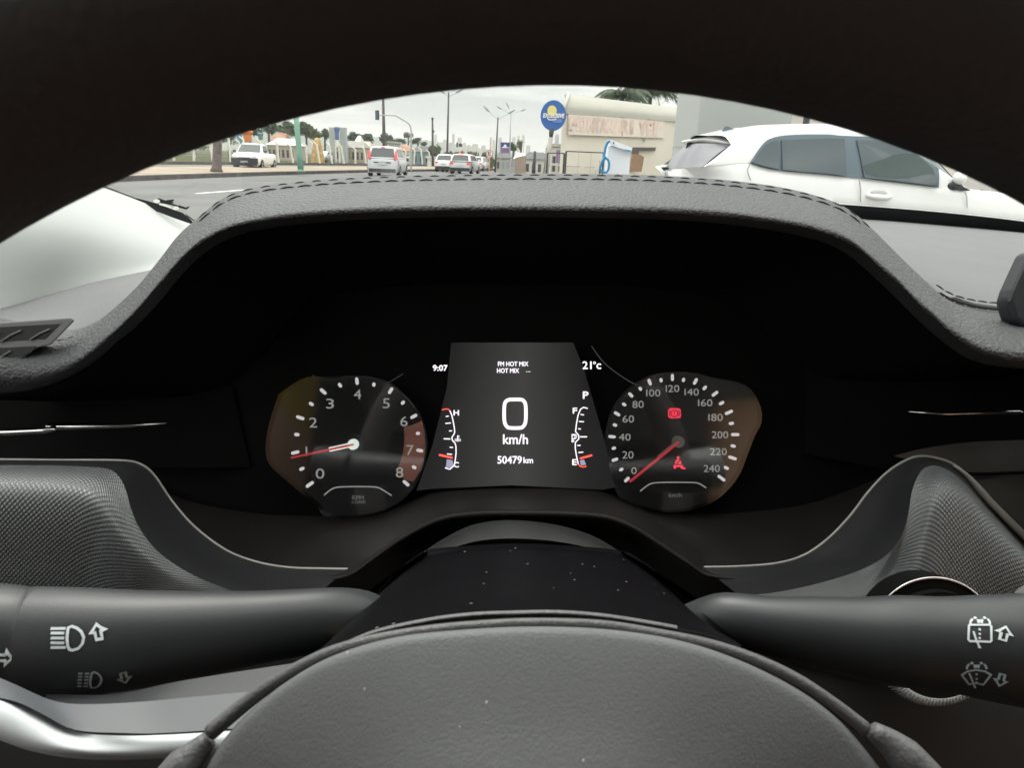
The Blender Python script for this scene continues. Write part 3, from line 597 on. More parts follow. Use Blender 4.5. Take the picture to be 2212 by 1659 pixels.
# ---- tachometer
tk = MB()
big = [((402, 1245), (465, 1200)), ((277, 965), (347, 948)), ((320, 655), (388, 678)), ((520, 425), (570, 470)), ((822, 330), (830, 392)), ((1122, 415), (1090, 467)), ((1327, 640), (1272, 670)), ((1320, 935), (1378, 945)), ((1210, 1190), (1260, 1235))]
small = [((347, 1103), (388, 1082)), ((303, 805), (348, 808)), ((427, 541), (465, 563)), ((672, 378), (697, 412)), ((968, 372), (966, 408)), ((1222, 527), (1195, 555)), ((1316, 797), (1352, 797)), ((1285, 1070), (1320, 1090))]
for a, b in big + small: pill(tk, K5(*a), K5(*b), 7.0)
tk.build('dial_ticks', m_lit, tach)
tn = MB()
for s, b in (('0', (482, 1090, 555, 1175)), ('2', (428, 665, 495, 748)), ('3', (568, 508, 635, 590)), ('4', (800, 430, 862, 512)), ('5', (1040, 505, 1100, 588)), ('6', (1187, 655, 1248, 738)), ('7', (1238, 895, 1298, 978)), ('8', (1150, 1080, 1212, 1165))): T(tn, s, K5b(*b))
pill(tn, K5(404, 905), K5(408, 985), 3.2); tn.build('dial_numerals', m_num, tach)
tp = MB(); T(tp, 'RPM', K5b(785, 1315, 882, 1350)); T(tp, 'x1000', K5b(778, 1357, 898, 1382)); tp.build('dial_lettering', m_dim, tach)
def line(mb, K, pts, w, lift=.0012, closed=False, n=0):
    P = [C(*K(*p), lift) for p in pts]
    if n: P = crs(P, n)
    mb.ribbon(P, w * u_, -FW, closed)
ln = MB(); line(ln, K5, [(552, 1312), (600, 1272), (645, 1250), (700, 1243), (830, 1241), (960, 1243), (1010, 1252), (1060, 1280), (1115, 1315)], 2.6, n=50); ln.build('dial_arc', m_num, tach)
zn = MB(); zn.poly([C(*K5(*p), .0008) for p in ((1215, 745), (1300, 722), (1365, 690), (1388, 790), (1398, 900), (1385, 1010), (1350, 1120), (1300, 1200), (1240, 1190), (1180, 1150), (1170, 1080), (1210, 960), (1222, 850))]); zn.build('red_zone', m_zone, tach)
fl = MB(); line(fl, K5, [(450, 315), (600, 358), (720, 330), (790, 322)], 1.4, n=20); line(fl, K5, [(870, 320), (960, 335), (1070, 375), (1210, 300)], 1.4, n=20); line(fl, K5, [(1150, 430), (1250, 510), (1310, 590)], 1.4, n=12)
line(fl, K5, [(1375, 785), (1395, 850), (1390, 905), (1365, 910)], 1.4); line(fl, K5, [(1365, 980), (1385, 1000), (1360, 1100), (1300, 1195), (1265, 1195)], 1.4); fl.build('gloss_rings', m_faint, tach)
def needle(par, K, hubc, r, tip, wid, lit, white_to, side):
    hb = MB(); n = 36; c = K(*hubc); rr = r / (3.3185 if K is K5 else 2.9493) / 1.16456
    hb.prism([C(c[0] + rr * math.cos(2 * math.pi * i / n), c[1] + rr * math.sin(2 * math.pi * i / n), .006) for i in range(n)], FW * .005)
    nd = MB(); t = K(*tip); dx, dy = t[0] - c[0], t[1] - c[1]; l = math.hypot(dx, dy); dx /= l; dy /= l; nx, ny = -dy, dx
    q = lambda a, b, lf=.0062: C(c[0] + dx * a + nx * b, c[1] + dy * a + ny * b, lf)
    nd.prism([q(-2, -wid * .4), q(l * .45, -wid * .5), q(l, -wid * .42), q(l, wid * .42), q(l * .45, wid * .5), q(-2, wid * .4)], FW * .0012)
    o = nd.build('needle', m_red, par)
    wh = MB()
    for sgn in side: wh.prism([q(rr * .7, sgn * wid * .5, .0058), q(l * white_to, sgn * wid * .5, .0058), q(l * white_to * .97, sgn * wid * 1.1, .0058), q(rr * .7, sgn * wid * 1.15, .0058)], FW * .0008)
    wh.build('needle_flank', m_hubw if lit else m_hubg, o)
    hb.build('needle_hub', m_hubw if lit else m_hubg, o)
rg = MB(); c0 = K5(805, 885)
rg.prism([C(c0[0] + 21 * math.cos(2 * math.pi * i / 40), c0[1] + 21 * math.sin(2 * math.pi * i / 40), .003) for i in range(40)], FW * .002); rg.build('hub_collar', mat('hub_collar', (.03, .035, .04), .3), tach)
needle(tach, K5, (805, 885), 44, (295, 995), 4.4, True, .39, (-1, 1)); needle(spd, K8, (1335, 768), 42, (975, 1060), 5.2, False, .42, (1,))
# ---- speedometer
tk = MB()
for a, b in [((945, 1068), (980, 1033)), ((850, 912), (898, 895)), ((825, 730), (880, 735)), ((868, 550), (912, 577)), ((975, 407), (1007, 440)), ((1122, 305), (1140, 352)), ((1299, 268), (1300, 320)), ((1482, 300), (1457, 347)), ((1637, 397), (1592, 432)), ((1747, 540), (1688, 565)), ((1733, 717), (1795, 717)), ((1713, 880), (1775, 900)), ((1635, 1020), (1690, 1060)),
             ((907, 985), (935, 967)), ((850, 822), (882, 814)), ((858, 640), (890, 652)), ((928, 485), (957, 503)), ((1052, 365), (1072, 390)), ((1213, 298), (1217, 330)), ((1385, 297), (1378, 327)), ((1552, 357), (1525, 385)), ((1682, 473), (1645, 494)), ((1755, 632), (1717, 637)), ((1730, 798), (1768, 806)), ((1680, 955), (1717, 973))]: pill(tk, K8(*a), K8(*b), 6.6)
tk.build('dial_ticks', m_lit, spd)
tn = MB()
for s, b in (('0', (995, 960, 1035, 1010)), ('20', (928, 840, 1012, 895)), ('40', (903, 710, 990, 762)), ('60', (930, 575, 1015, 628)), ('80', (1003, 467, 1087, 520)), ('00', (1126, 382, 1210, 435)), ('20', (1268, 350, 1350, 402)), ('40', (1408, 375, 1495, 428)), ('60', (1510, 455, 1595, 508)), ('80', (1586, 563, 1672, 617)), ('200', (1590, 692, 1712, 745)), ('220', (1577, 817, 1702, 870)), ('240', (1530, 942, 1650, 995))): T(tn, s, K8b(*b))
for x, y in ((1110, 382), (1254, 350), (1393, 375), (1494, 455), (1570, 563)): pill(tn, K8(x, y), K8(x, y + 53), 2.4)
tn.build('dial_numerals', m_num, spd)
tp = MB(); T(tp, 'km/h', K8b(1272, 1150, 1370, 1182)); tp.build('dial_lettering', m_dim, spd)
ln = MB(); line(ln, K8, [(1060, 1138), (1095, 1108), (1135, 1083), (1190, 1073), (1330, 1071), (1460, 1073), (1500, 1082), (1550, 1112)], 2.4, n=50); ln.build('dial_arc', m_num, spd)
fl = MB(); line(fl, K8, [(700, 60), (780, 170), (900, 270), (1040, 350), (1200, 375), (1300, 370)], 2.2, n=30); line(fl, K8, [(1150, 285), (1250, 262), (1370, 260), (1480, 275)], 1.4, n=20); line(fl, K8, [(1540, 300), (1640, 370), (1700, 430), (1730, 500)], 1.4, n=20)
line(fl, K8, [(1790, 640), (1800, 760), (1795, 860)], 1.4, n=10); line(fl, K8, [(1770, 930), (1730, 1030), (1700, 1020)], 1.4); fl.build('gloss_rings', m_faint, spd)
# brake warning lamp : circle with exclamation mark between two arcs
bk = MB(); c = K8(1313, 560); sx = 1 / 2.9493 / 1.16456
bk.poly([C(c[0] + dx * sx, c[1] + dy * sx, .0012) for dx, dy in ((-45, -22), (-34, -38), (34, -38), (48, -26), (50, 20), (42, 34), (22, 36), (-22, 36), (-38, 34), (-46, 14))]); o = bk.build('brake_warning', m_warn, spd)
g = MB(); ring = [C(c[0] + 24 * sx * math.cos(2 * math.pi * i / 28), c[1] + 25 * sx * math.sin(2 * math.pi * i / 28), .0016) for i in range(28)]; g.ribbon(ring, 7 * sx * u_, -FW, True)
pill(g, (c[0], c[1] - 15 * sx), (c[0], c[1] + 7 * sx), 8 * sx, .0016); pill(g, (c[0], c[1] + 10 * sx), (c[0], c[1] + 16 * sx), 5 * sx, .0016)
for sg in (-1, 1): line(g, lambda x, y: (c[0] + x * sx, c[1] + y * sx), [(sg * 30, -22), (sg * 36, -8), (sg * 36, 8), (sg * 30, 22)], 2.2, .0016)
g.build('warning_gaps', m_warn_dk, o)
# seat-belt warning lamp : seated figure with belt
sb = MB(); c = K8(1342, 930); Q = lambda x, y: (c[0] + x * sx, c[1] + y * sx)
hd = [C(*Q(0 + 10 * math.cos(2 * math.pi * i / 16), -43 + 11 * math.sin(2 * math.pi * i / 16)), .0012) for i in range(16)]; sb.poly(hd)
sb.poly([C(*Q(*p), .0012) for p in ((-9, -29), (9, -29), (18, -20), (24, 6), (-24, 6), (-18, -20))]); sb.poly([C(*Q(*p), .0012) for p in ((-34, 13), (34, 13), (38, 28), (56, 34), (54, 44), (22, 42), (16, 27), (-14, 27), (-18, 40), (-34, 40))])
o = sb.build('seat_belt_warning', m_warn, spd); g = MB(); line(g, Q, [(14, -28), (-4, -6), (-16, 9)], 2.4, .0016); g.build('warning_gaps', m_warn_dk, o)
# ---- centre screen
lcd = MB(); lcd.prism([C(x, y, .001) for x, y in ((975, 740), (1238, 740), (1262, 800), (1302, 940), (1332, 1052), (1300, 1058), (1106, 1048), (930, 1056), (900, 1060), (935, 960), (965, 840))], FW * .003); scr = lcd.build('screen', m_lcd, cl)
_t = m_lcd.node_tree; _b = _t.nodes['Principled BSDF']; _g = _t.nodes.new('ShaderNodeTexCoord'); _s = _t.nodes.new('ShaderNodeSeparateXYZ'); _r = _t.nodes.new('ShaderNodeValToRGB'); _e = _r.color_ramp.elements      # the screen's own picture: a grey field that dies away to both sides
_e[0].position = .13; _e[0].color = (.012, .012, .013, 1); _e[1].position = .83; _e[1].color = (.012, .012, .013, 1)
for _p, _c in ((.34, .045), (.5, .070), (.64, .045)): _q = _e.new(_p); _q.color = (_c, _c, _c * .97, 1)
_t.links.new(_g.outputs['Generated'], _s.inputs[0]); _t.links.new(_s.outputs['X'], _r.inputs['Fac']); _t.links.new(_r.outputs['Color'], _b.inputs['Emission Color'])
LF = .0018
def part(nm, fn, M=None):
    b_ = MB(); fn(b_); return b_.build(nm, M or m_text, scr)
part('clock_readout', lambda tx: T(tx, '9:07', K5b(1460, 228, 1580, 275), LF, .5))
def f_(tx):
    T(tx, '21', (1258, 781, 1277, 797), LF, .5); T(tx, 'c', (1288, 785.5, 1297.5, 797), LF, .5)
    tx.ribbon([C(1283.5 + 2.2 * math.cos(2 * math.pi * i / 14), 784 + 2.2 * math.sin(2 * math.pi * i / 14), LF) for i in range(14)], 1.5 * u_, -FW, True)
part('temperature_readout', f_)
def f_(tx):
    T(tx, 'FM HOT MIX', (1076, 781.5, 1141, 791), LF, .35); T(tx, 'HOT MIX', (1074, 796, 1121, 805.5), LF, .35)
    for i in range(3): pill(tx, (1136 + i * 3.6, 803), (1138.6 + i * 3.6, 803), 1.2, LF)
part('radio_readout', f_)
part('gear_readout', lambda tx: T(tx, 'P', (1259, 846, 1270, 861), LF, .6))
part('speed_unit', lambda tx: T(tx, 'km/h', (1087, 938, 1140, 959), LF, .5))
def f_(tx): T(tx, '50479', (1075, 985, 1127, 1001), LF, .5); T(tx, 'km', (1131, 987.5, 1151, 1000), LF, .4)
part('odometer_readout', f_)
def f_(tx):
    zr = [(1101, 863), (1124, 863), (1131, 866), (1135, 874), (1136, 893), (1135, 911), (1131, 920), (1124, 924), (1101, 924), (1094, 920), (1090, 911), (1089, 893), (1090, 874), (1094, 866)]
    zz = crs([C(x, y, LF) for x, y in zr + [zr[0]]], 80)[:-1]; tx.ribbon(zz, 7.6 * u_, -FW, True)
part('speed_digit', f_)
def f_(tx):
    T(tx, 'H', (980.5, 886, 991.5, 897), LF, .4); T(tx, 'C', (981, 998, 991.5, 1009), LF, .4)
    line(tx, K5, [(1600, 607), (1615, 640), (1627, 690), (1637, 745), (1641, 785), (1634, 805), (1618, 828), (1620, 852), (1645, 880), (1651, 905), (1652, 960), (1645, 1020), (1635, 1065), (1600, 1095), (1560, 1083)], 2.3, LF)
    for a, b, w in (((1565, 656), (1592, 652), 2.2), ((1562, 714), (1610, 709), 2.2), ((1592, 776), (1620, 775), 2.2), ((1548, 841), (1606, 843), 2.6), ((1598, 912), (1628, 914), 2.2), ((1576, 967), (1620, 972), 2.2)): pill(tx, K5(*a), K5(*b), w, LF)
    pill(tx, K5(1665, 812), K5(1665, 848), 2.0, LF); pill(tx, K5(1668, 818), K5(1682, 818), 1.2, LF); pill(tx, K5(1668, 828), K5(1680, 828), 1.2, LF)
    for yy in (848, 860): line(tx, K5, [(1640, yy), (1652, yy - 5), (1665, yy + 3), (1678, yy - 5), (1692, yy)], 1.3, LF)
part('coolant_gauge', f_)
def f_(tx):
    T(tx, 'F', (1237, 881, 1246, 893), LF, .4); T(tx, 'E', (1236, 992, 1245, 1004), LF, .4)
    line(tx, K8, [(672, 523), (640, 515), (618, 530), (600, 575), (588, 640), (582, 695), (605, 722), (606, 748), (580, 775), (580, 820), (588, 870), (602, 935)], 2.3, LF)
    for a, b, w in (((618, 567), (645, 571), 2.2), ((606, 619), (645, 622), 2.2), ((600, 673), (622, 676), 2.2), ((614, 733), (668, 733), 2.6), ((594, 797), (620, 797), 2.2), ((602, 850), (640, 846), 2.2)): pill(tx, K8(*a), K8(*b), w, LF)
    line(tx, K8, [(556, 715), (578, 715), (578, 745), (556, 745)], 1.6, LF, True); pill(tx, K8(552, 748), K8(584, 748), 1.6, LF); line(tx, K8, [(580, 715), (590, 722), (590, 740), (584, 740)], 1.2, LF); pill(tx, K8(560, 722), K8(574, 722), 2, LF)
    tx.poly([C(*K8(*p), LF) for p in ((552, 755), (566, 755), (574, 764), (566, 773), (552, 773))])
part('fuel_gauge', f_)
part('hot_mark', lambda rd: line(rd, K5, [(1535, 603), (1550, 596), (1575, 592), (1590, 597), (1600, 607)], 2.4, LF + .0002), m_lcd_red)
part('coolant_pointer', lambda rd: pill(rd, K5(1508, 974), K5(1625, 1000), 4.6, LF + .0004), m_lcd_red)
part('fuel_pointer', lambda rd: pill(rd, K8(612, 894), K8(706, 868), 4.4, LF + .0004), m_lcd_red)
part('reserve_mark', lambda rd: line(rd, K8, [(602, 935), (615, 950), (640, 957), (662, 950)], 2.6, LF + .0002), m_lcd_red)
part('coolant_level', lambda bl: bl.poly([C(*K5(*p), LF) for p in ((1575, 1012), (1622, 1020), (1630, 1060), (1605, 1085), (1568, 1078))]), m_lcd_blue)
part('fuel_level', lambda bl: bl.poly([C(*K8(*p), LF) for p in ((612, 908), (645, 902), (660, 940), (622, 945))]), m_lcd_blue)
# clear lens in front of the board, leaning back
m_lens = glass('gauge_lens', (.99, .99, .99), .19, .06, .32)
for o_, ol in ((tach, tach_o), (spd, spd_o)):
    lens = MB(); lens.prism([C(x, y, .009) for x, y in ol], FW * .0006); lens.build('clear_lens', m_lens, o_)

# ================================================================== windscreen, pillar, screen, cabin
base = [(-260, 300, .66), (-60, 350, .70), (100, 372, .73), (205, 398, .76), (320, 440, .80), (425, 484, .84), (700, 500, .90), (1106, 495, .95), (1500, 478, .95), (1866, 471, .92), (2212, 500, .89), (2600, 540, .85), (3300, 610, .80)]
wsh = empty('windscreen', A(1106, 495, .95), 'clear windscreen with black printed border along its lower edge', 'windscreen')
bpts = PX(base)
topz = [Vector((-0.52 + 1.76 * i / (len(base) - 1), .03 + .06 * math.sin(math.pi * i / (len(base) - 1)), 1.52)) for i in range(len(base))]
loft('glass_pane', [bpts, [a.lerp(b, .5) + Vector((0, .02, .015)) for a, b in zip(bpts, topz)], topz], 40, 12, m_glass, wsh)
fb = MB()
def lay(K, poly, d0, M, nm):
    b_ = MB(); b_.prism([A(*K(*p[:2]), p[2] if len(p) > 2 else d0) for p in poly], FW * .0015); return b_.build(nm, M, wsh)
# right: solid band, then fading dots
loft('black_border', [PX([(1740, 436, .905), (1860, 444, .90), (2000, 455, .89), (2120, 467, .88), (2212, 478, .872), (2420, 505, .85)]), PX([(1740, 466, .915), (1866, 473, .91), (2000, 484, .90), (2120, 495, .892), (2212, 504, .882), (2420, 530, .86)])], 40, 4, m_frit, wsh)
dots = MB()
top_r = [(1800, 436), (1900, 444), (2000, 452), (2120, 464), (2212, 475), (2300, 486)]
tr = crs([Vector((x, y, 0)) for x, y in top_r], 90)
for i, p in enumerate(tr):
    for r_, (dy, w) in enumerate(((-1, 1.5), (-5, 1.15), (-9, .8), (-13, .5))):
        c0 = A(p.x + (2.8 if r_ % 2 else 0), p.y + dy, .885); s = w * .885 / F
        dots.poly([c0 + RT * s * math.cos(k * math.pi / 3) + UP * s * math.sin(k * math.pi / 3) for k in range(6)])
# left: hatched strip, solid wedge
L1 = lambda x, y: A(*K1(x, y), .79)
hatch = MB()
for i in range(24):
    t = i / 23; x = 128 + 232 * t; y = 742 + 92 * t; hatch.ribbon([L1(x, y), L1(x + 34, y - 8 + 0)], 4 / 2.765 / 1.16456 * .79 / F, -FW); hatch.ribbon([L1(x + 34, y - 8), L1(x + 30 + 22, y + 2)], 3 / 2.765 / 1.16456 * .79 / F, -FW)
o2 = hatch.build('border_hatching', m_frit, wsh); hatch = MB()
for i in range(9):
    t = i / 8; x = 738 + 78 * t; y = 935 + 56 * t; hatch.ribbon([L1(x, y), L1(x + 14, y + 16)], 5 / 2.765 / 1.16456 * .79 / F, -FW)
lay(K1, [(335, 826), (405, 826), (470, 842), (560, 868), (640, 900), (715, 925), (760, 960), (800, 1004), (640, 950), (480, 890)], .79, m_frit, 'black_border')
lay(K1, [(118, 742), (340, 828), (640, 948), (800, 1003), (800, 1012), (640, 956), (340, 836), (112, 748)], .79, m_frit, 'black_border')
# little jeep drawn in the border
jp = MB(); J = lambda x, y: A(*K1(x, y), .788)
def jpoly(pts): jp.prism([J(*p) for p in pts], FW * .001)
jpoly([(545, 822), (600, 840), (650, 862), (700, 880), (700, 890), (640, 872), (590, 862), (540, 850)]); jpoly([(600, 838), (655, 832), (656, 838), (640, 848), (655, 850), (648, 858), (610, 850)])
jpoly([(690, 872), (740, 888), (765, 880), (752, 896), (738, 902), (690, 890)]); jp.build('jeep_drawing', m_frit, wsh)
jw = MB()
def ring_(c, rx, ry, w):
    pts = [J(c[0] + rx * math.cos(2 * math.pi * i / 24), c[1] + ry * math.sin(2 * math.pi * i / 24)) - FW * .001 for i in range(24)]
    jw.poly(pts)
ring_((540, 846), 23, 13, 3); ring_((672, 895), 23, 13, 3); jw.poly([J(*p) - FW * .001 for p in ((560, 862), (600, 868), (642, 886), (640, 896), (600, 884), (556, 872))])
jw.build('jeep_wheels', mat('frit_clear', (.75, .75, .72), .6), wsh)
o1 = dots.build('border_dots', m_frit, wsh); o2 = hatch.build('border_hatching', m_frit, wsh)
pt = loft('pillar_trim', [PX([(-30, 356, .705), (100, 372, .725), (205, 399, .755), (320, 441, .792), (425, 485, .835), (520, 520, .86)]),
                          PX([(-30, 474, .640), (100, 490, .66), (205, 500, .69), (320, 520, .72), (425, 540, .75), (520, 560, .77)]),
                          PX([(-30, 677, .630), (50, 653, .65), (150, 625, .67), (250, 600, .685), (340, 581, .70), (450, 562, .71)])], 40, 24, m_pillar)
pil = empty('windscreen_pillar', A(-30, 360, .71), 'pale trimmed windscreen pillar at the driver side', 'pillar'); pil['kind'] = 'thing'
MB().tube(crs([A(-34, 470, .68), A(-34, 380, .70), Vector((-.545, .45, 1.30)), Vector((-.53, .05, 1.53))], 20), .05, 12, flat=(1, .7)).build('pillar_cover', m_pillar, pil, True)
pil = empty('windscreen_pillar', A(3300, 610, .80), 'pale trimmed windscreen pillar at the passenger side', 'pillar'); pil['kind'] = 'thing'
MB().tube(crs([A(3300, 760, .80), A(3300, 610, .80), Vector((1.26, .45, 1.30)), Vector((1.25, .05, 1.53))], 20), .05, 12, flat=(1, .7)).build('pillar_cover', m_pillar, pil, True)
tag(pt, 'pale grey pillar trim between the windscreen edge and dashboard, at the left', 'pillar trim')
ts = empty('touchscreen', A(2230, 870, .40), 'dark edge of a dashboard touchscreen at the right border', 'screen')
bz = MB(); bz.prism(PX([(2225, 540, .385), (2186, 625, .385), (2178, 650, .385), (2190, 690, .385), (2260, 745, .385), (2290, 1200, .385), (2900, 1250, .385), (2900, 540, .385)]), FW * .012)
o = bz.build('bezel', mat('screen_bezel', (.022, .025, .03), .5), ts); md = o.modifiers.new('bevel', 'BEVEL'); md.width = .003; md.segments = 3
bz = MB(); bz.prism(PX([(2260, 600), (2250, 1180), (2880, 1220), (2880, 580)], .3849), FW * .0005); bz.build('display', m_gloss, ts)

# cabin shell round the driver (roof lining, doors, bulkhead) - it shades the dashboard
cb = empty('car_cabin', Vector((.36, -.6, 1.3)), 'grey roof lining and door panels of the car round the driver', 'car interior')
m_tan = mat('reflector_tan', (.62, .37, .235), .55, .4); m_must = mat('reflector_mustard', (.62, .42, .03), .8, .2)  # made-up colours, chosen for the brown and yellow reflected in the gauge lenses
rf = MB(); rf.box((.36, -.97, 1.535), (1.84, 2.10, .03)); rf.build('roof_lining', m_head, cb)
for sx in (-.55, 1.27):
    d_ = MB(); d_.box((sx, -.50, .72), (.05, 3.0, .46)); d_.build('door_panel', m_trim_side, cb)
    d_ = MB(); d_.box((sx, -.70, 1.095), (.05, .44, .31)); d_.build('reflector_post', m_tan, cb); d_ = MB(); d_.box((sx, -.70, 1.39), (.05, .44, .28)); d_.build('reflector_post', m_must, cb)  # posts added out of view, shaped and coloured to reflect in the gauge lenses
fl = MB(); fl.box((.36, -2.0, .96), (1.84, .05, 1.13)); fl.build('rear_light_block', m_black, cb)  # closed wall added to keep rear light and sky out of the lens reflections
d_ = MB(); d_.box((-.55, -1.46, 1.24), (.05, 1.08, .6)); d_.build('side_light_block', m_black, cb)  # dark board added to block the rear side window from the left lens
m_seat = mat('black_fabric', (.02, .02, .022), .9, .1)
ds = empty('added_driver_seat', Vector((0, -.55, .45)), 'black driver seat added out of view to keep sky out of the gauge lenses', 'seat')  # unseen, put in to block the sky between the two lens reflections
b = MB(); b.box((0, -.66, .90), (.52, .13, .66), 0, .9); o = b.build('backrest', m_seat, ds); md = o.modifiers.new('soft', 'BEVEL'); md.width = .05; md.segments = 4
b = MB(); b.box((0, -.70, 1.36), (.27, .10, .20), 0, .9); o = b.build('headrest', m_seat, ds); md = o.modifiers.new('soft', 'BEVEL'); md.width = .035; md.segments = 4
ps = empty('added_passenger_seat', Vector((.70, -.55, .45)), 'tan passenger seat added out of view for the brown reflection in the gauge lens', 'seat')  # unseen, put in as the brown source for the right lens
b = MB(); b.box((.70, -.62, .95), (.54, .13, .70), 0, .95); o = b.build('backrest', m_tan, ps); md = o.modifiers.new('soft', 'BEVEL'); md.width = .05; md.segments = 4
b = MB(); b.box((.70, -.66, 1.40), (.26, .10, .18), 0, .9); o = b.build('headrest', m_tan, ps); md = o.modifiers.new('soft', 'BEVEL'); md.width = .035; md.segments = 4
b = MB(); b.box((.70, -.30, .58), (.50, .52, .16)); o = b.build('seat', m_tan, ps); md = o.modifiers.new('soft', 'BEVEL'); md.width = .05; md.segments = 4
fl = MB(); fl.box((.36, -.5, .40), (1.86, 3.0, .03)); fl.build('floor_pan', m_black, cb)
fl = MB(); fl.box((.36, 1.0, .66), (1.86, .03, .50)); fl.build('bulkhead', m_black, cb)
# ================================================================== outdoors : ground
m_asphalt = mat('asphalt', (.128, .128, .126), .85, .3, bump=('noise', 60, .4, .01), var=(.45, .16))
m_pave = mat('dusty_paving', (.285, .24, .19), .9, .2, var=(.5, .18))
m_field = mat('dry_grass_field', (.062, .068, .030), .95, .1, var=(.25, .45))
m_kerb = mat('kerb_stone', (.10, .09, .088), .9, .2, var=(2.5, .3))
m_line = mat('road_paint', (.80, .80, .76), .7, .3, var=(20, .08))
m_conc = mat('concrete', (.42, .41, .38), .9, .2, var=(1.2, .15))
m_postw = mat('white_concrete_post', (.74, .72, .63), .9, .2, var=(3, .12))
m_wood = mat('pole_wood', (.105, .095, .095), .9, .2, var=(6, .2))
m_steel = mat('dark_steel', (.06, .065, .07), .5, .4)
m_galv = mat('galvanised', (.38, .40, .40), .5, .4, metal=.3)
def sheet(name, pts, z, M, kind='structure', lab=None):
    b = MB(); b.poly([Vector((x, y, z)) for x, y in pts]); return tag(b.build(name, M), lab, None, None, kind)
sheet('ground', [(-3000, -300), (3000, -300), (3000, 6000), (-3000, 6000)], -.012, m_field)
# the road bends gently to the right
def kx_(y): return -13.1 + .0012 * max(0, y - 15) ** 2 * 1.9 if y < 60 else kx_(59.9) + (y - 59.9) * .205
def rx_(y): return kx_(y) + 16.5
ys = [-60, -20, 0, 10, 20, 27, 34, 40, 46, 52, 59, 70, 90, 120, 180, 300]
def band(name, fa, fb, z, M, lab=None):
    b = MB(); n = len(ys); b.add([Vector((fa(y), y, z)) for y in ys] + [Vector((fb(y), y, z)) for y in ys], [[i, i + 1, n + i + 1, n + i] for i in range(n - 1)])
    return tag(b.build(name, M), lab, None, None, 'structure')
band('road', kx_, rx_, 0.0, m_asphalt)
def wall_strip(b, f, w, z0, z1):
    n = len(ys); v = []
    for y in ys: v += [Vector((f(y), y, z0)), Vector((f(y), y, z1)), Vector((f(y) - w, y, z1)), Vector((f(y) - w, y, z0))]
    b.add(v, [[4 * i + k, 4 * i + (k + 1) % 4, 4 * i + 4 + (k + 1) % 4, 4 * i + 4 + k] for i in range(n - 1) for k in range(4)])
b = MB(); wall_strip(b, kx_, .3, -.05, .17); tag(b.build('kerb', m_kerb), None, None, None, 'structure')
band('median_paving', lambda y: kx_(y) - 7.0, lambda y: kx_(y) - .3, .165, m_pave)
b = MB(); wall_strip(b, lambda y: kx_(y) - 7.0, .3, -.05, .18); tag(b.build('kerb', m_kerb), None, None, None, 'structure')
band('side_road', lambda y: kx_(y) - 13.5, lambda y: kx_(y) - 7.3, .004, mat('side_asphalt', (.19, .18, .165), .9, .2, var=(.6, .1)))
b = MB(); wall_strip(b, lambda y: kx_(y) - 13.5, .3, -.05, .2); tag(b.build('kerb', m_kerb), None, None, None, 'structure')
sheet('forecourt', [(3.4, -60), (60, -60), (60, 70), (26, 70), (3.4, 20)], .006, mat('forecourt_concrete', (.30, .29, .275), .9, .2, var=(.4, .1)))
dl = MB(); a, c = G(425, 417.5, .004), G(562, 407, .004); u = (c - a).normalized(); n = Vector((u.y, -u.x, 0)) * .075
dl.poly([a - n, c - n, c + n, a + n]); tag(dl.build('lane_marking', m_line), None, None, None, 'structure')
for k in (1, 2, 3, -1, -2, -3):
    d = MB(); o = u * (8.5 * k) + Vector((.12 * max(0, k) ** 2, 0, 0)); d.poly([p + o for p in (a - n, c - n, c + n, a + n)]); tag(d.build('lane_marking', m_line), None, None, None, 'structure')

# ================================================================== vehicles
m_tyre = mat('tyre', (.02, .02, .021), .85, .2); m_alloy = mat('wheel_rim', (.30, .31, .32), .4, .5, metal=.5)
m_white = mat('white_paint', (.80, .80, .79), .28, .5, coat=.6); m_silverp = mat('silver_paint', (.55, .56, .57), .35, .5, metal=.25, coat=.5)
m_carglass = mat('car_glass', (.06, .068, .07), .08, .6); m_bumper = mat('bumper_plastic', (.035, .038, .045), .6, .3)
m_tail = mat('tail_light', (.55, .04, .04), .3, .5, emit=(1, .15, .12), estr=.35); m_headl = mat('headlight', (.7, .72, .72), .15, .6); m_plate = mat('number_plate', (.55, .56, .58), .5)
m_greenp = mat('grey_green_paint', (.16, .20, .20), .35, .5, coat=.4); m_darkp = mat('dark_paint', (.04, .045, .055), .35, .5, coat=.4)
def wheel(par, x, y, r, w, side):
    b = MB(); pr = [(r * .62, w / 2), (r * .94, w / 2), (r, w * .36), (r, -w * .36), (r * .94, -w / 2), (r * .62, -w / 2)]; n = 26; vs = []; fs = []; k = len(pr)
    for i in range(n):
        a = 2 * math.pi * i / n
        for rr, o in pr: vs.append(Vector((x + rr * math.cos(a), y + o, r + rr * math.sin(a))))
    for i in range(n):
        for j in range(k): fs.append([i * k + j, ((i + 1) % n) * k + j, ((i + 1) % n) * k + (j + 1) % k, i * k + (j + 1) % k])
    t = b.add(vs, fs).build('wheel', m_tyre, par, True, True)
    b = MB(); yy = y + side * w * .32
    b.prism([Vector((x + r * .63 * math.cos(2 * math.pi * i / 20), yy, r + r * .63 * math.sin(2 * math.pi * i / 20))) for i in range(20)], Vector((0, -side * .03, 0)))
    for i in range(5):
        a = 2 * math.pi * i / 5 + .3; b.tube([Vector((x + r * .1 * math.cos(a), yy + side * .012, r + r * .1 * math.sin(a))), Vector((x + r * .6 * math.cos(a), yy + side * .012, r + r * .6 * math.sin(a)))], .035, 6)
    b.build('rim', m_alloy, t, False, True)
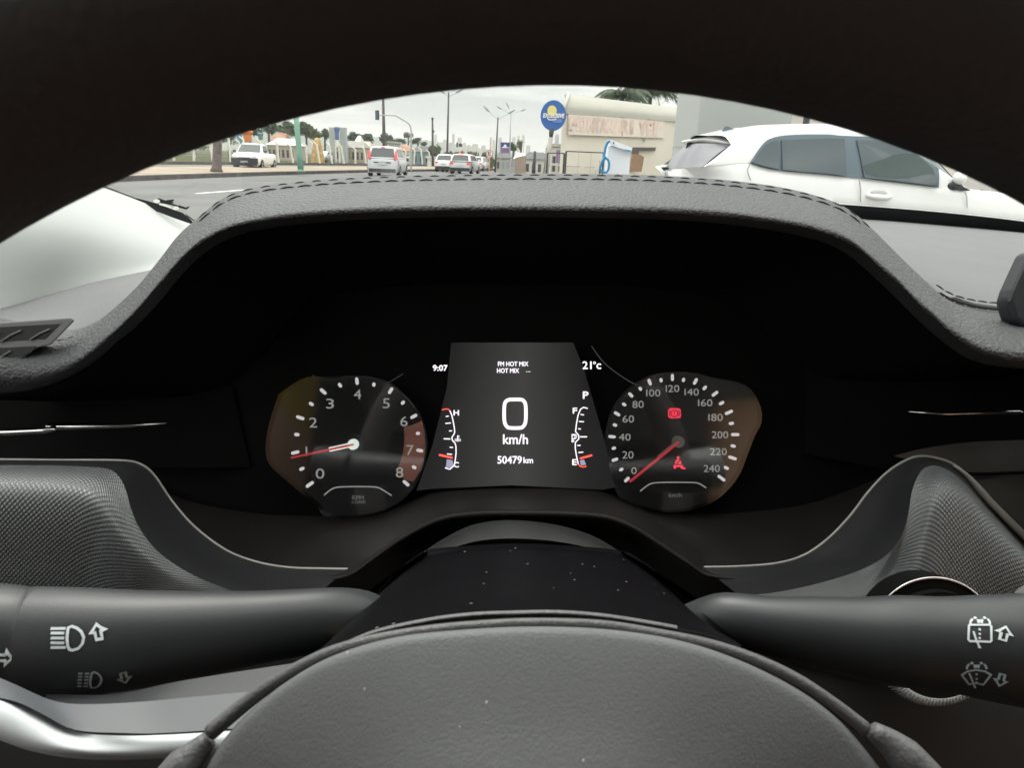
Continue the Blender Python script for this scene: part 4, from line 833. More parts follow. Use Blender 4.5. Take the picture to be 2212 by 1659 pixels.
def make_car(name, label, cat, loc, head, L, Wd, H, belt, paint, roof, hood=.78, tail=None, dark_low=.0, group=None, plate=True, lights='mid', bed=False, wr=.33, clear=.22):
    """x forward. roof = (x_rear_base, x_rear_top, x_front_top, x_front_base) in fractions from the rear; hood/tail = heights of nose and tail deck"""
    t = empty(name, loc, label, cat, group, rz=head); w = Wd / 2
    X = lambda f: -L / 2 + L * f
    tail = tail if tail else belt
    prof = [(0, tail * .55, .80), (.012, tail * .88, .9), (.04, tail * .97, .97), (.12, tail, 1), (roof[0] + .02 if not bed else .3, belt if not bed else tail, 1), (.5, belt, 1), (roof[3], belt * .985, 1), (.86, (belt + hood) / 2 * 1.0, .985), (.95, hood * .97, .93), (.985, hood * .84, .86), (1, hood * .6, .78)]
    vs = []; fs = []; k = 11
    for f, zt, kw in prof:
        zb = clear + (.10 if f in (0, 1) else 0)
        hw = w * kw
        sec = [(-hw * .88, zb), (-hw * .97, zb + (zt - zb) * .15), (-hw, zb + (zt - zb) * .55), (-hw * .975, zt - (zt - zb) * .16), (-hw * .90, zt - .02), (0, zt + .015)]
        sec = sec + [(-y, z) for y, z in sec[-2::-1]]
        vs += [Vector((X(f), y, z)) for y, z in sec]
    n = len(prof)
    for i in range(n - 1):
        for j in range(k - 1): fs.append([i * k + j, (i + 1) * k + j, (i + 1) * k + j + 1, i * k + j + 1])
        fs.append([i * k, i * k + k - 1, (i + 1) * k + k - 1, (i + 1) * k])
    fs.append(list(range(k))); fs.append([(n - 1) * k + j for j in range(k)])
    body = MB().add(vs, fs).build('body', paint, t, True, True)
    md = body.modifiers.new('edge', 'BEVEL'); md.width = .02; md.segments = 2; md.limit_method = 'ANGLE'; md.angle_limit = .6
    xb0, xt0, xt1, xb1 = [X(f) for f in roof]; wb = w * .95; wt = w * .76; zb = belt - .03; zr = H
    xm = (xt0 + xt1) / 2
    g = [Vector((xb0, -wb, zb)), Vector((xb1, -wb * .96, zb)), Vector((xb1 + .03, 0, zb - .01)), Vector((xb1, wb * .96, zb)), Vector((xb0, wb, zb)), Vector((xb0 - .02, 0, zb)),
         Vector((xt0, -wt, zr - .06)), Vector((xt1, -wt, zr - .06)), Vector((xt1 + .02, 0, zr - .03)), Vector((xt1, wt, zr - .06)), Vector((xt0, wt, zr - .06)), Vector((xt0 - .01, 0, zr - .02)), Vector((xm, -wt * .98, zr - .03)), Vector((xm, 0, zr)), Vector((xm, wt * .98, zr - .03))]
    cab = MB().add(g, [[0, 1, 7, 12, 6], [1, 2, 8, 7], [2, 3, 9, 8], [3, 4, 10, 14, 9], [4, 5, 11, 10], [5, 0, 6, 11], [7, 8, 13, 12], [8, 9, 14, 13], [10, 11, 13, 14], [11, 6, 12, 13]]).build('roof', paint, t, True, True)
    md = cab.modifiers.new('edge', 'BEVEL'); md.width = .05; md.segments = 3; md.limit_method = 'ANGLE'; md.angle_limit = .5
    def pane(nm, a, b_, c, d, ins, M=None, out=.014, cut=None):
        """quad inset from corners a(bottom) b(bottom) c(top) d(top)"""
        P = lambda u_, v_: (a.lerp(b_, u_)).lerp(d.lerp(c, u_), v_)
        i0, i1, j0, j1 = ins; nrm = (b_ - a).cross(d - a).normalized(); ce = P(.5, .5)
        if nrm.dot(ce - Vector((xm, 0, zb))) < 0: nrm = -nrm
        b = MB(); b.prism([P(i0, j0) + nrm * out, P(i1, j0) + nrm * out, P(i1 - .0, j1) + nrm * out, P(i0 + .0, j1) + nrm * out], -nrm * .02); return b.build(nm, M or m_carglass, t, False, True)
    for s in (0, 1):
        A_, B_, Cc, D_ = (g[0], g[1], g[7], g[6]) if s == 0 else (g[4], g[3], g[9], g[10])
        if bed: pane('side_window', A_, B_, Cc, D_, (.10, .86, .14, .84))
        else:
            pane('side_window', A_, B_, Cc, D_, (.12, .52, .14, .85)); pane('side_window', A_, B_, Cc, D_, (.56, .90, .14, .85))
    pane('windscreen', g[1], g[3], g[9], g[7], (.06, .94, .08, .92), out=.04); pane('rear_window', g[0], g[4], g[10], g[6], (.09, .91, .12, .86), out=.045)
    for xw in (X(.17), X(.81)):
        for s in (-1, 1): wheel(t, xw, s * (w - .10), wr, .2, s)
    for s in (-1, 1):
        if lights == 'tall':
            b = MB(); b.prism([Vector((X(.0) - .02, s * w * .70, belt * .98)), Vector((X(.0) - .03, s * w * .90, belt * .92)), Vector((X(.01), s * w * .93, belt * 1.05)), Vector((X(.04), s * w * .86, H * .86)), Vector((X(.035), s * w * .79, H * .86)), Vector((X(.005), s * w * .78, belt * 1.06))], Vector((.09, 0, 0))); b.build('tail_light', m_tail, t, False, True)
        else:
            b = MB(); b.box((X(.012), s * w * .76, tail * .80), (.10, w * .28, .14)); b.build('tail_light', m_tail, t, False, True)
        b = MB(); b.box((X(.978), s * w * .66, hood * .80), (.12, w * .34, .12)); b.build('headlight', m_headl, t, False, True)
        b = MB(); b.ball((X(roof[3]) - .22, s * (w + .09), belt + .06), .09, sc=(.7, 1.1, .8)); b.build('wing_mirror', m_bumper if bed else paint, t, True, True)
    b = MB(); b.box((X(1.0) - .03, 0, clear + .16), (.12, Wd * .86, .30)); b.build('front_bumper', m_bumper if dark_low else paint, t, False, True)
    b = MB(); b.box((X(0) + .0, 0, clear + .14), (.14, Wd * .88, .24)); b.build('rear_bumper', m_bumper if dark_low else paint, t, False, True)
    b = MB(); b.box((X(.992), 0, hood * .73), (.06, Wd * .42, .1)); b.build('grille', m_bumper, t, False, True)
    b = MB(); b.box((X(0) - (.03 if lights == 'tall' else .01), 0, tail * .68), (.05, .42, .13)); b.build('number_plate', m_plate, t, False, True)
    b = MB(); b.box((X(1.0) + .03, 0, clear + .22), (.03, .42, .11)); b.build('number_plate', m_plate, t, False, True)
    return t
# pickup on the far carriageway
p = G(541, 366, .004); hd = math.atan2(-1.0, .08)
pk = make_car('pickup_truck', 'white single cab pickup with dark bumper driving towards us', 'pickup', (p.x + .1, p.y + .6, .004), hd, 4.45, 1.66, 1.55, 1.02, m_white, (.40, .45, .62, .76), hood=.93, tail=.98, dark_low=1, bed=True, clear=.26, wr=.32)
b = MB(); b.box((-1.3, 0, .995), (1.35, 1.36, .05)); b.build('load_bed', m_bumper, pk, False, True)
b = MB(); b.box((2.16, 0, .52), (.22, 1.5, .34)); b.build('lower_front', m_bumper, pk, False, True)
# silver people carrier ahead of us
p = G(823, 381.5); sv = make_car('silver_suv', 'silver tall estate car with tall red tail lights ahead on the road', 'car', (p.x + .05, p.y + 2.1, 0), math.radians(91.5), 4.4, 1.80, 1.66, 1.02, m_silverp, (.02, .09, .62, .80), hood=.95, tail=1.06, lights='tall', clear=.2)
b = MB(); b.box((-2.235, 0, .78), (.02, .95, .05)); b.build('tailgate_strip', m_bumper, sv, False, True)
b = MB(); b.box((-1.86, 0, 1.60), (.05, .22, .04)); b.build('high_brake_light', m_tail, sv, False, True)
b = MB(); b.box((-2.22, 0, .34), (.10, 1.5, .2)); b.build('bumper_base', m_bumper, sv, False, True)
p = Y_(963, 372, 62); make_car('white_hatchback', 'small white car farther up the road beside a dark one', 'car', (p.x, p.y + 2, 0), math.radians(84), 3.9, 1.66, 1.48, .95, m_white, (.03, .16, .60, .78), hood=.85, tail=.96, dark_low=1)
p = Y_(1001, 374, 56); c2 = make_car('dark_hatchback', 'grey hatchback farther up the road with lit high brake light', 'car', (p.x, p.y + 2, 0), math.radians(82), 4.0, 1.72, 1.52, .98, m_silverp, (.01, .10, .60, .78), hood=.85, tail=.98, dark_low=1)
b = MB(); b.box((-1.72, 0, 1.50), (.06, .5, .07)); b.build('high_brake_light', mat('brake_lit', (.6, .1, .1), .4, emit=(1, .35, .25), estr=1.0), c2, False, True)
p = Y_(1032, 372, 75); make_car('grey_saloon', 'pale grey car half hidden beyond the grey hatchback', 'car', (p.x, p.y + 2, 0), math.radians(80), 4.2, 1.7, 1.45, .95, m_silverp, (.08, .20, .58, .76), hood=.85, tail=.95)
p = G(700, 362); make_car('grey_hatchback', 'grey car parked on the field behind the green pole', 'car', (Y_(701, 340, 100).x, 100, 0), math.radians(262), 3.9, 1.65, 1.45, .95, m_silverp, (.04, .14, .60, .78), hood=.85)
make_car('white_saloon', 'small white car parked on the field behind white posts', 'car', (Y_(720, 340, 150).x, 150, 0), math.radians(188), 3.9, 1.65, 1.42, .95, m_white, (.08, .22, .60, .78), hood=.85, dark_low=1)
p = Y_(1390, 372, 8.9); make_car('green_grey_car', 'grey green car behind the white hatchback, only its windscreen showing', 'car', (3.15, 8.75, .006), math.radians(180), 4.0, 1.66, 1.40, .98, m_greenp, (.05, .15, .56, .76), hood=.88)

# ---- the big white hatchback standing across our right
YS, YM = 5.30, 6.10                                        # near flank and centre line
hb = empty('white_hatchback_near', Vector((3.3, YM, .006)), 'large white hatchback with tinted windows parked across at the right', 'car')
hb.name = 'parked_hatchback'
def side(x, y, off=0.0):
    """picture point on the near flank (vertical below the belt, leaning in above it)"""
    v = ray(x, y); zb = 1.09; lean = .32
    t = YS / v.y; P = CAM + v * t
    if P.z > zb:
        t = (YS + lean * (CAM.z - zb)) / (v.y - lean * v.z); P = CAM + v * t
    return P - Vector((0, off, 0))
def at(x, y, Y): return Y_(x, y, Y)
def mirY(P): return Vector((P.x, 2 * YM - P.y, P.z))
rail = [side(*K6(*q)) for q in ((885, 735), (950, 682), (1030, 630), (1140, 587), (1400, 562), (1800, 550), (2212, 545))] + [side(*K7(*q)) for q in ((250, 240), (480, 252), (680, 282), (800, 316))]
crown = [at(*K6(*q), YM - .25) for q in ((560, 612), (700, 582), (860, 545), (1050, 508), (1300, 486), (1750, 479), (2212, 481))] + [at(*K7(*q), YM - .25) for q in ((250, 178), (470, 200), (680, 244), (800, 282))]
crown2 = [Vector((q.x, YM + .3, q.z + .012)) for q in crown]
loft('roof', [rail, [a.lerp(b_, .35) + Vector((0, -.02, .035)) for a, b_ in zip(rail, crown)], crown, crown2, [mirY(q) for q in rail]], 60, 24, m_white, hb)
# flank above the belt : pillars framed round the glass
belt = [side(*K6(*q)) for q in ((500, 1045), (700, 1020), (1130, 992), (1300, 1052), (1500, 1092), (1800, 1125), (2212, 1162))] + [side(*K7(*q)) for q in ((400, 752), (700, 792), (1000, 828), (1240, 858), (1500, 880), (1610, 888))]
topl = [side(*K6(*q)) for q in ((500, 1045), (700, 888), (885, 735), (1030, 630), (1140, 587), (1500, 558), (2212, 545))] + [side(*K7(*q)) for q in ((300, 242), (560, 262), (760, 305), (960, 420), (1200, 600), (1610, 886))]
def flank(name, lo, hi, M, off, n=80):
    return loft(name, [lo, [a.lerp(b_, .5) - Vector((0, .006, 0)) for a, b_ in zip(lo, hi)], hi], n, 10, M, hb)
flank('pillar_panel', belt, topl, m_white, 0)
win_lo = [side(*K6(*q), .012) for q in ((1133, 990), (1220, 1022), (1300, 1048), (1500, 1088), (1800, 1121), (2212, 1158))] + [side(*K7(*q), .012) for q in ((120, 724), (400, 748), (700, 788), (1000, 824), (1246, 856))]
win_hi = [side(*K6(*q), .012) for q in ((1133, 990), (1205, 880), (1320, 725), (1440, 645), (1700, 602), (2212, 594))] + [side(*K7(*q), .012) for q in ((150, 270), (480, 282), (720, 300), (860, 372), (1246, 640))]
m_frame = mat('window_frame', (.10, .14, .17), .3, .5)
flank('window_surround', win_lo, win_hi, m_frame, 0)
m_tint = mat('tinted_glass', (.085, .105, .115), .06, .6, var=(1.6, .06))
def gl_poly(nm, pts, M=None, off=.03, par=None):
    b = MB(); n = len(pts); b.prism([side(x, y, off) for x, y in pts], Vector((0, .008, 0))); return b.build(nm, M or m_tint, par or hb)
gl_poly('quarter_window', [K6(*q) for q in ((1165, 985), (1240, 875), (1350, 740), (1440, 690), (1512, 678), (1530, 1078), (1440, 1062), (1300, 1030))])
gl_poly('side_window', [K6(1562, 670), K6(2212, 652), K7(178, 306), K7(200, 722), K6(2212, 1142), K6(1800, 1108), K6(1580, 1085)])
gl_poly('side_window', [K7(*q) for q in ((318, 318), (720, 335), (860, 430), (1000, 530), (1130, 620), (1195, 700), (1215, 838), (1000, 806), (700, 770), (405, 742))])
# dashboard and seats seen dimly inside
m_inside = mat('inside_shape', (.07, .09, .085), .7)
gl_poly('inside_silhouette', [K7(*q) for q in ((388, 610), (480, 575), (620, 530), (720, 485), (830, 470), (970, 478), (1080, 560), (1165, 640), (1180, 700), (1100, 690), (900, 735), (700, 745), (560, 735), (420, 690))], mat('inside_dim', (.045, .07, .065), .12, .5), .033)
# lower flank, tail and nose
low0 = [Vector((1.30, YS + .22, .42)), Vector((1.42, YS + .05, .40)), Vector((1.7, YS, .38)), Vector((2.6, YS - .01, .33)), Vector((3.6, YS - .01, .33)), Vector((4.4, YS, .35)), Vector((5.0, YS + .12, .40)), Vector((5.25, YS + .35, .45))]
low1 = [Vector((1.26, YS + .22, .72)), Vector((1.36, YS + .03, .75)), Vector((1.7, YS - .03, .74)), Vector((2.6, YS - .035, .72)), Vector((3.6, YS - .035, .70)), Vector((4.4, YS - .03, .70)), Vector((5.05, YS + .10, .66)), Vector((5.30, YS + .35, .62))]
low2 = [Vector((1.34, YS + .20, 1.00)), Vector((1.42, YS + .06, 1.03)), Vector((1.7, YS - .012, 1.04)), Vector((2.6, YS - .015, 1.01)), Vector((3.4, YS - .015, .985)), Vector((4.3, YS + .0, .93)), Vector((5.0, YS + .14, .82)), Vector((5.24, YS + .36, .72))]
b0 = [belt[0] + Vector((-.10, .16, -.01)), belt[0] + Vector((-.01, .02, 0))] + [q + Vector((0, .008, .012)) for q in belt[1:-1]] + [Vector((4.35, YS + .10, .975)), Vector((5.0, YS + .22, .86)), Vector((5.2, YS + .40, .76))]
loft('body_side', [low0, low1, low2, b0], 80, 24, m_white, hb)
loft('body_side', [[mirY(q) for q in r] for r in (low0, low1, low2, b0)], 40, 12, m_white, hb)
flank('pillar_panel', [mirY(q) for q in belt], [mirY(q) for q in topl], m_frame, 0)
nose = [[Vector((3.75, YS + .10, 1.0)), Vector((3.72, YM, 1.02)), Vector((3.75, 2 * YM - YS - .10, 1.0))], [Vector((4.5, YS + .08, .965)), Vector((4.6, YM, 1.0)), Vector((4.5, 2 * YM - YS - .08, .965))], [Vector((5.05, YS + .22, .85)), Vector((5.2, YM, .88)), Vector((5.05, 2 * YM - YS - .22, .85))], [Vector((5.25, YS + .35, .60)), Vector((5.42, YM, .62)), Vector((5.25, 2 * YM - YS - .35, .60))], [Vector((5.2, YS + .35, .35)), Vector((5.35, YM, .35)), Vector((5.2, 2 * YM - YS - .35, .35))]]
loft('bonnet', nose, 30, 30, m_white, hb)
KX = crop(1500, 200, 2.0558)
nt_, nb_ = side(*K6(885, 735)), side(*K6(500, 1045)); ft_, fb_ = at(*KX(452, 345), 6.72), at(*KX(352, 468), 6.76)
tailr = [[nb_ + Vector((.0, .01, .004)), nb_.lerp(fb_, .5) + Vector((-.045, 0, .004)), fb_ + Vector((0, 0, .004))], [Vector((1.36, YS + .16, 1.0)), Vector((1.25, YM, 1.0)), Vector((1.36, 2 * YM - YS - .16, 1.0))], [Vector((1.27, YS + .2, .72)), Vector((1.15, YM, .72)), Vector((1.27, 2 * YM - YS - .2, .72))], [Vector((1.32, YS + .2, .40)), Vector((1.22, YM, .40)), Vector((1.32, 2 * YM - YS - .2, .40))]]
loft('tailgate', tailr, 30, 24, m_white, hb)
KX = crop(1500, 200, 2.0558)
nt_, nb_ = side(*K6(885, 735)), side(*K6(500, 1045)); ft_, fb_ = at(*KX(452, 345), 6.72), at(*KX(352, 468), 6.76)
loft('rear_window', [[nb_ + Vector((-.004, .01, 0)), nb_.lerp(fb_, .5) + Vector((-.05, 0, 0)), fb_], [nb_.lerp(nt_, .5) + Vector((-.012, .01, 0)), (nb_ + nt_ + fb_ + ft_) / 4 + Vector((-.06, 0, .0)), fb_.lerp(ft_, .5) + Vector((-.02, 0, 0))], [nt_ + Vector((-.004, .012, 0)), nt_.lerp(ft_, .5) + Vector((-.05, 0, .015)), ft_]], 30, 16, mat('rear_glass', (.085, .085, .105), .15, .35), hb)
tip = [at(*K6(*q), Y) for q, Y in (((900, 728), 5.46), ((640, 690), 5.75), ((420, 672), 6.2), ((190, 702), 6.7))]
up_ = [at(*K6(*q), Y) for q, Y in (((905, 722), 5.47), ((700, 612), 5.9), ((480, 632), 6.3), ((260, 672), 6.74))]
loft('roof_spoiler', [[q + Vector((.25, 0, .03)) for q in up_], up_, tip, [q + Vector((.06, 0, -.028)) for q in tip]], 30, 12, m_white, hb)
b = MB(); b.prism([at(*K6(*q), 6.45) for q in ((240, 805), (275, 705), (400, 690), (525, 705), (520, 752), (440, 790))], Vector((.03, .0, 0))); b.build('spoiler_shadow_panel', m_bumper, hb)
b = MB(); b.prism([at(*KX(*q), 6.0) for q in ((652, 268), (662, 243), (680, 240), (712, 254))], Vector((0, .03, 0))); b.build('roof_aerial', m_frame, hb)
b = MB(); b.prism([at(*KX(*q), 6.55) for q in ((340, 452), (388, 452), (378, 466), (352, 470))], Vector((0, .05, 0))); b.build('rear_wiper', m_bumper, hb)
gl_poly('mirror_triangle', [K7(*q) for q in ((1400, 738), (1470, 790), (1520, 845), (1600, 884), (1500, 892), (1380, 872))], m_bumper, .02)
mb = MB(); c_ = side(*K7(1335, 742), .17); mb.ball(c_, .047, 16, 10, (1.0, .9, .95)); mb.build('mirror_cap', m_white, hb, True)
mb = MB(); c_ = side(*K7(1305, 826), .14); mb.ball(c_, .04, 14, 8, (1.2, .8, .8)); mir_ = mb.build('mirror_base', m_bumper, hb, True)
hp = crs([side(*K7(*q), .035) for q in ((425, 938), (480, 950), (560, 958), (640, 962), (700, 952))], 20)
MB().tube(hp, [.016 + .012 * math.sin(math.pi * i / 19) for i in range(20)], 10, flat=(.8, 1)).build('door_handle', m_white, hb, True)
hc = MB(); hc.ball(side(*K7(570, 910), .012), .05, 12, 6, (1.4, .25, .35)); hc.build('handle_recess', mat('handle_recess_shade', (.50, .50, .49), .4), hb, True)  # shade of the hollow put in as grey on the white body
m_gap = mat('door_gap', (.38, .37, .38), .8)
for nm, q in (('door_gap', [K7(335, 750), K7(350, 860), K7(352, 930), K7(352, 1010)]), ('door_gap', [K7(1515, 900), K7(1535, 960), K7(1540, 1080)]), ('door_gap', [K6(1120, 1010), K6(1090, 1080), K6(1100, 1150), K6(1130, 1230)])):
    MB().ribbon(crs([side(x, y, .036) for x, y in q], 16), .010, Vector((0, -1, 0))).build(nm, m_gap, hb)
for xw in (1.95, 4.45):
    for sd_, yy in ((-1, YS + .13), (1, 2 * YM - YS - .13)):
        w_ = MB(); hbx = hb
        n = 30; pr = [(.20, .10), (.30, .10), (.325, .07), (.325, -.07), (.30, -.10), (.20, -.10)]; vs = []; fs = []
        for i in range(n):
            a = 2 * math.pi * i / n
            for rr, o in pr: vs.append(Vector((xw + rr * math.cos(a), yy + o, .331 + rr * math.sin(a))))
        for i in range(n):
            for j in range(6): fs.append([i * 6 + j, ((i + 1) % n) * 6 + j, ((i + 1) % n) * 6 + (j + 1) % 6, i * 6 + (j + 1) % 6])
        wl = w_.add(vs, fs).build('wheel', m_tyre, hb, True)
        r_ = MB(); r_.prism([Vector((xw + .205 * math.cos(2 * math.pi * i / 20), yy + sd_ * .06, .331 + .205 * math.sin(2 * math.pi * i / 20))) for i in range(20)], Vector((0, -sd_ * .03, 0))); r_.build('rim', m_alloy, wl)
# ================================================================== buildings and street furniture on the right
K5c = crop(1380, 210, 6.506); KC = crop(1150, 220, 7.213); KD = crop(900, 230, 7.373); KE = crop(680, 240, 7.373); KF = crop(400, 280, 7.373)
m_wallp = mat('cream_wall', (.72, .665, .575), .95, .1, var=(.35, .10)); m_wallpink = mat('faded_pink_band', (.725, .645, .565), .95, .1, var=(.8, .06))
m_vault = mat('vault_fibre_cement', (.34, .33, .29), .9, .2, var=(.5, .06)); m_fadered = mat('faded_red_lettering', (.69, .545, .475), .95, .1, var=(1.2, .25))
hall = empty('hall_building', Vector((8, 46, 0)), 'cream hall with curved roof and faded red lettering on its side wall', 'building')
YA = lambda x: 42 + (x - 1225) * .012                            # wall recedes slightly to the right
wl = lambda x, y, o=0.0: Y_(x, y, YA(x) - o)
TL, TR = K5c(330, 490), K5c(1905, 602)
b = MB(); p0, p1 = wl(*TL), wl(*TR); p1 = p1 + (p1 - p0) * .35
f0, f1 = Vector((p0.x - .35, p0.y, 0)), Vector((p1.x, p1.y, 0)); p0 = Vector((f0.x, p0.y, p0.z))
bk_ = Vector((1.2, 13, 0))
b.prism([f0, f1, p1, p0], bk_); b.build('wall', m_wallp, hall)
# vault : arc in section from the eave up
def arc_row(q, hgt, run, n=10): return [q + Vector((.09 * run * math.sin(math.pi / 2 * i / n), run * (1 - math.cos(math.pi / 2 * i / n)), hgt * math.sin(math.pi / 2 * i / n))) for i in range(n + 1)]
hz = wl(*K5c(430, 200), -6.0).z - p0.z; hz *= 1.0
rows = []
for t_ in (0, .33, .66, 1): rows.append(arc_row(p0.lerp(p1, t_) - Vector((0, .12, 0)), hz - .35 * t_, 6.5))
loft('roof', rows, 24, 20, m_vault, hall)
rows2 = [[Vector((2 * (f0 + bk_ / 2).x - q.x * 0 - (f0 + bk_ / 2).x, 0, 0)) for q in rows[0]]]
b = MB(); endp = arc_row(p0 - Vector((0, .12, 0)), hz, 6.5); far_ = [Vector((q.x + .6, 2 * (p0.y + 6.5) - q.y, q.z)) for q in endp[::-1]]
b.prism(endp + far_ + [Vector((p0.x + 1.2, p0.y + 13, p0.z))], Vector((.05, 0, 0))); b.build('gable', m_wallp, hall)
b = MB(); b.tube([q + Vector((-.06, -.03, .0)) for q in endp], .13, 8); b.build('roof_edge', m_conc, hall, True)
b = MB(); b.prism([wl(*K5c(*q), .03) for q in ((325, 500), (1890, 606), (1890, 890), (325, 835))], Vector((0, .02, 0))); b.build('painted_band', m_wallpink, hall)
lt = MB()
for s, x0, x1, y0, y1 in (('M', 345, 490, 545, 760), ('O', 520, 600, 550, 790), ('N', 640, 740, 555, 795), ('T', 750, 830, 560, 800), ('A', 840, 930, 575, 800), ('N', 950, 1050, 585, 810), ('A', 1075, 1170, 590, 815), ('R', 1190, 1290, 595, 820), ('I', 1330, 1370, 600, 825), ('V', 1480, 1590, 610, 840), ('E', 1610, 1690, 615, 845), ('I', 1725, 1760, 618, 850)):
    a, c = wl(*K5c(x0, y1), .06), wl(*K5c(x1, y1), .06); d_ = wl(*K5c(x0, y0), .06)
    text_into(lt, s, a, (c - a).normalized(), Vector((0, 0, 1)), (c - a).length, d_.z - a.z, Vector((0, -1, 0)), .004, .05)
lt.build('wall_lettering', m_fadered, hall)
b = MB()
for q in ((350, 760, 30, 9), (1190, 820, 18, 40), (1565, 910, 16, 30), (1660, 682, 14, 14)): c_ = wl(*K5c(q[0], q[1]), .05); b.ball(c_, .0045 * q[2], 8, 5, (1, .1, q[3] / q[2]))
b.build('wall_stain', mat('wall_stain', (.30, .26, .22), .95), hall)
b = MB(); b.prism([wl(*K5c(*q), .05) for q in ((290, 1345), (520, 1350), (520, 1362), (290, 1358))], Vector((0, .04, 0))); b.prism([wl(*K5c(*q), .05) for q in ((590, 1362), (760, 1366), (760, 1376), (590, 1372))], Vector((0, .04, 0))); b.build('wall_ledge', m_conc, hall)
b = MB(); b.prism([wl(*K5c(*q), .08) for q in ((1372, 1040), (1760, 1042), (1745, 1100), (1480, 1100), (1470, 1420), (1340, 1420))], Vector((0, .05, 0))); b.build('doorway', mat('door_shadow', (.12, .095, .09), .9), hall)
b = MB(); b.prism([Y_(*K5c(*q), 30) for q in ((1375, 1150), (1500, 1160), (1565, 1200), (1540, 1350), (1520, 1440), (1330, 1440), (1345, 1280))], Vector((0, .4, 0))); tag(b.build('brown_crate', mat('brown_crate', (.30, .19, .13), .8, var=(2, .1))), 'brown box standing beside the white air machine', 'box')
# palm over the roof
def palm(loc, h, R, n, label):
    t = empty('palm_tree', loc, label, 'palm'); b = MB(); b.tube([Vector(loc), Vector(loc) + Vector((.2, 0, h * .5)), Vector(loc) + Vector((0, 0, h))], [.22, .16, .14], 8); b.build('trunk', m_wood, t, True)
    b = MB(); top_ = Vector(loc) + Vector((0, 0, h))
    for i in range(n):
        a = 2 * math.pi * i / n + random.uniform(-.15, .15); el = random.uniform(.25, 1.15); d0 = Vector((math.cos(a), math.sin(a), 0)); pts = []
        for k in range(9):
            s = k / 8; pts.append(top_ + d0 * (R * s * math.cos(el * .5)) + Vector((0, 0, R * (math.sin(el) * s - .85 * s * s))))
        for k in range(8):
            for m_ in range(4):
                q = pts[k].lerp(pts[k + 1], m_ / 4); sd_ = Vector((-d0.y, d0.x, 0)); ln_ = R * .36 * (1 - abs(k / 8 - .35))
                for s_ in (-1, 1):
                    e_ = q + sd_ * s_ * ln_ * .7 + d0 * ln_ * .35 - Vector((0, 0, ln_ * random.uniform(.4, .9))); wv = d0 * (R * .016); b.add([q - wv, q + wv, e_], [[0, 1, 2]])
        b.tube(pts, .025, 4)
    o = b.build('crown', mat('palm_leaf', (.055, .085, .045), .6, .4, var=(2, .5)), t); return t
q = Y_(1345, 200, 56); palm((q.x, q.y, 0), q.z - .1, 2.5, 26, 'dark green palm rising over the curved roof of the hall')
q = Y_(1405, 200, 60); palm((q.x, q.y, 0), q.z + .0, 2.7, 26, 'second palm crown beside the grey pylon above the hall roof')
# grey box pylon
m_py = mat('pylon_panel', (.42, .435, .42), .8, .3, var=(.6, .05)); py = empty('pylon', Vector((2.98, 10.8, 0)), 'tall pale grey panelled pylon behind the white hatchback', 'pylon')
b = MB(); b.box((2.985, 10.75, 2.6), (1.25, 1.5, 5.2)); o = b.build('column', m_py, py); md = o.modifiers.new('edge', 'BEVEL'); md.width = .012; md.segments = 2
b = MB(); b.box((2.985, 10.75, 1.42), (1.258, 1.508, .012)); b.build('panel_joint', mat('joint', (.36, .37, .35), .9), py)
# white wall and post behind the car at the right
rb = empty('side_building', Vector((9, 17, 0)), 'off white shop building with sloping canopy shadow behind the hatchback', 'building')
b = MB(); b.box((10.6, 19.5, 2.4), (11.0, 5, 4.8)); b.build('wall', mat('shop_wall', (.70, .66, .62), .9, .2, var=(.4, .06)), rb)
b = MB(); b.box((10.6, 16.85, 2.85), (11.0, .35, .5)); b.build('fascia_band', mat('fascia_white', (.78, .77, .75), .6), rb)
for x_ in (8.5, 11.2, 13.8):
    b = MB(); b.box((x_, 16.97, 1.35), (1.9, .06, 1.7)); f_ = b.build('window', mat('shutter', (.55, .53, .50), .7), rb)
pc = Y_(1745, 240, 12.5); pb = MB(); pb.tube([Vector((pc.x, 12.5, 0)), Vector((pc.x, 12.5, 4.2))], .055, 10); tag(pb.build('steel_post', m_steel), 'dark grey steel post rising behind the white car roof', 'post')
for px_, lab in ((1975, 'thin pale post at the front of the white car windscreen'), ): 
    pc = Y_(px_, 350, 11); pb = MB(); pb.tube([Vector((pc.x, 11, 0)), Vector((pc.x, 11, 3.2))], .03, 8); tag(pb.build('thin_post', m_galv), lab, 'post')
hg = empty('hedge', Vector((Y_(2180, 380, 11.8).x, 11.8, 0)), 'low grey green hedge beyond the bonnet of the white hatchback', 'hedge')
# tyre inflator kiosk with blue hose
ki = empty('air_machine', Y_(1340, 372, 17), 'white tyre air machine with blue edge and looped blue hose', 'air machine')
m_kw = mat('kiosk_white', (.78, .80, .84), .5, .4); m_kb = mat('kiosk_blue', (.02, .24, .48), .45, .4)
kf = lambda x, y, d=17: Y_(*K5c(x, y), d)
gz = lambda q: Vector((q.x, q.y, 0))
a0, a1, a2 = kf(975, 935), kf(1370, 1060), kf(1335, 1400)
b = MB(); b.prism([gz(kf(960, 1400)), gz(a2), kf(1345, 1100), kf(985, 1010)], Vector((0, .55, 0))); b.build('cabinet', m_kw, ki)
b = MB(); b.prism([kf(1015, 910, 16.9), kf(1375, 1050, 16.9), kf(1350, 1110, 16.9), kf(1030, 1010, 16.9)], Vector((0, .8, 0))); b.build('canopy', m_kw, ki)
b = MB(); b.prism([kf(1230, 1075, 16.86), kf(1340, 1090, 16.86), kf(1338, 1112, 16.86), kf(1235, 1086, 16.86)], Vector((0, .03, 0))); b.build('blue_trim', m_kb, ki)
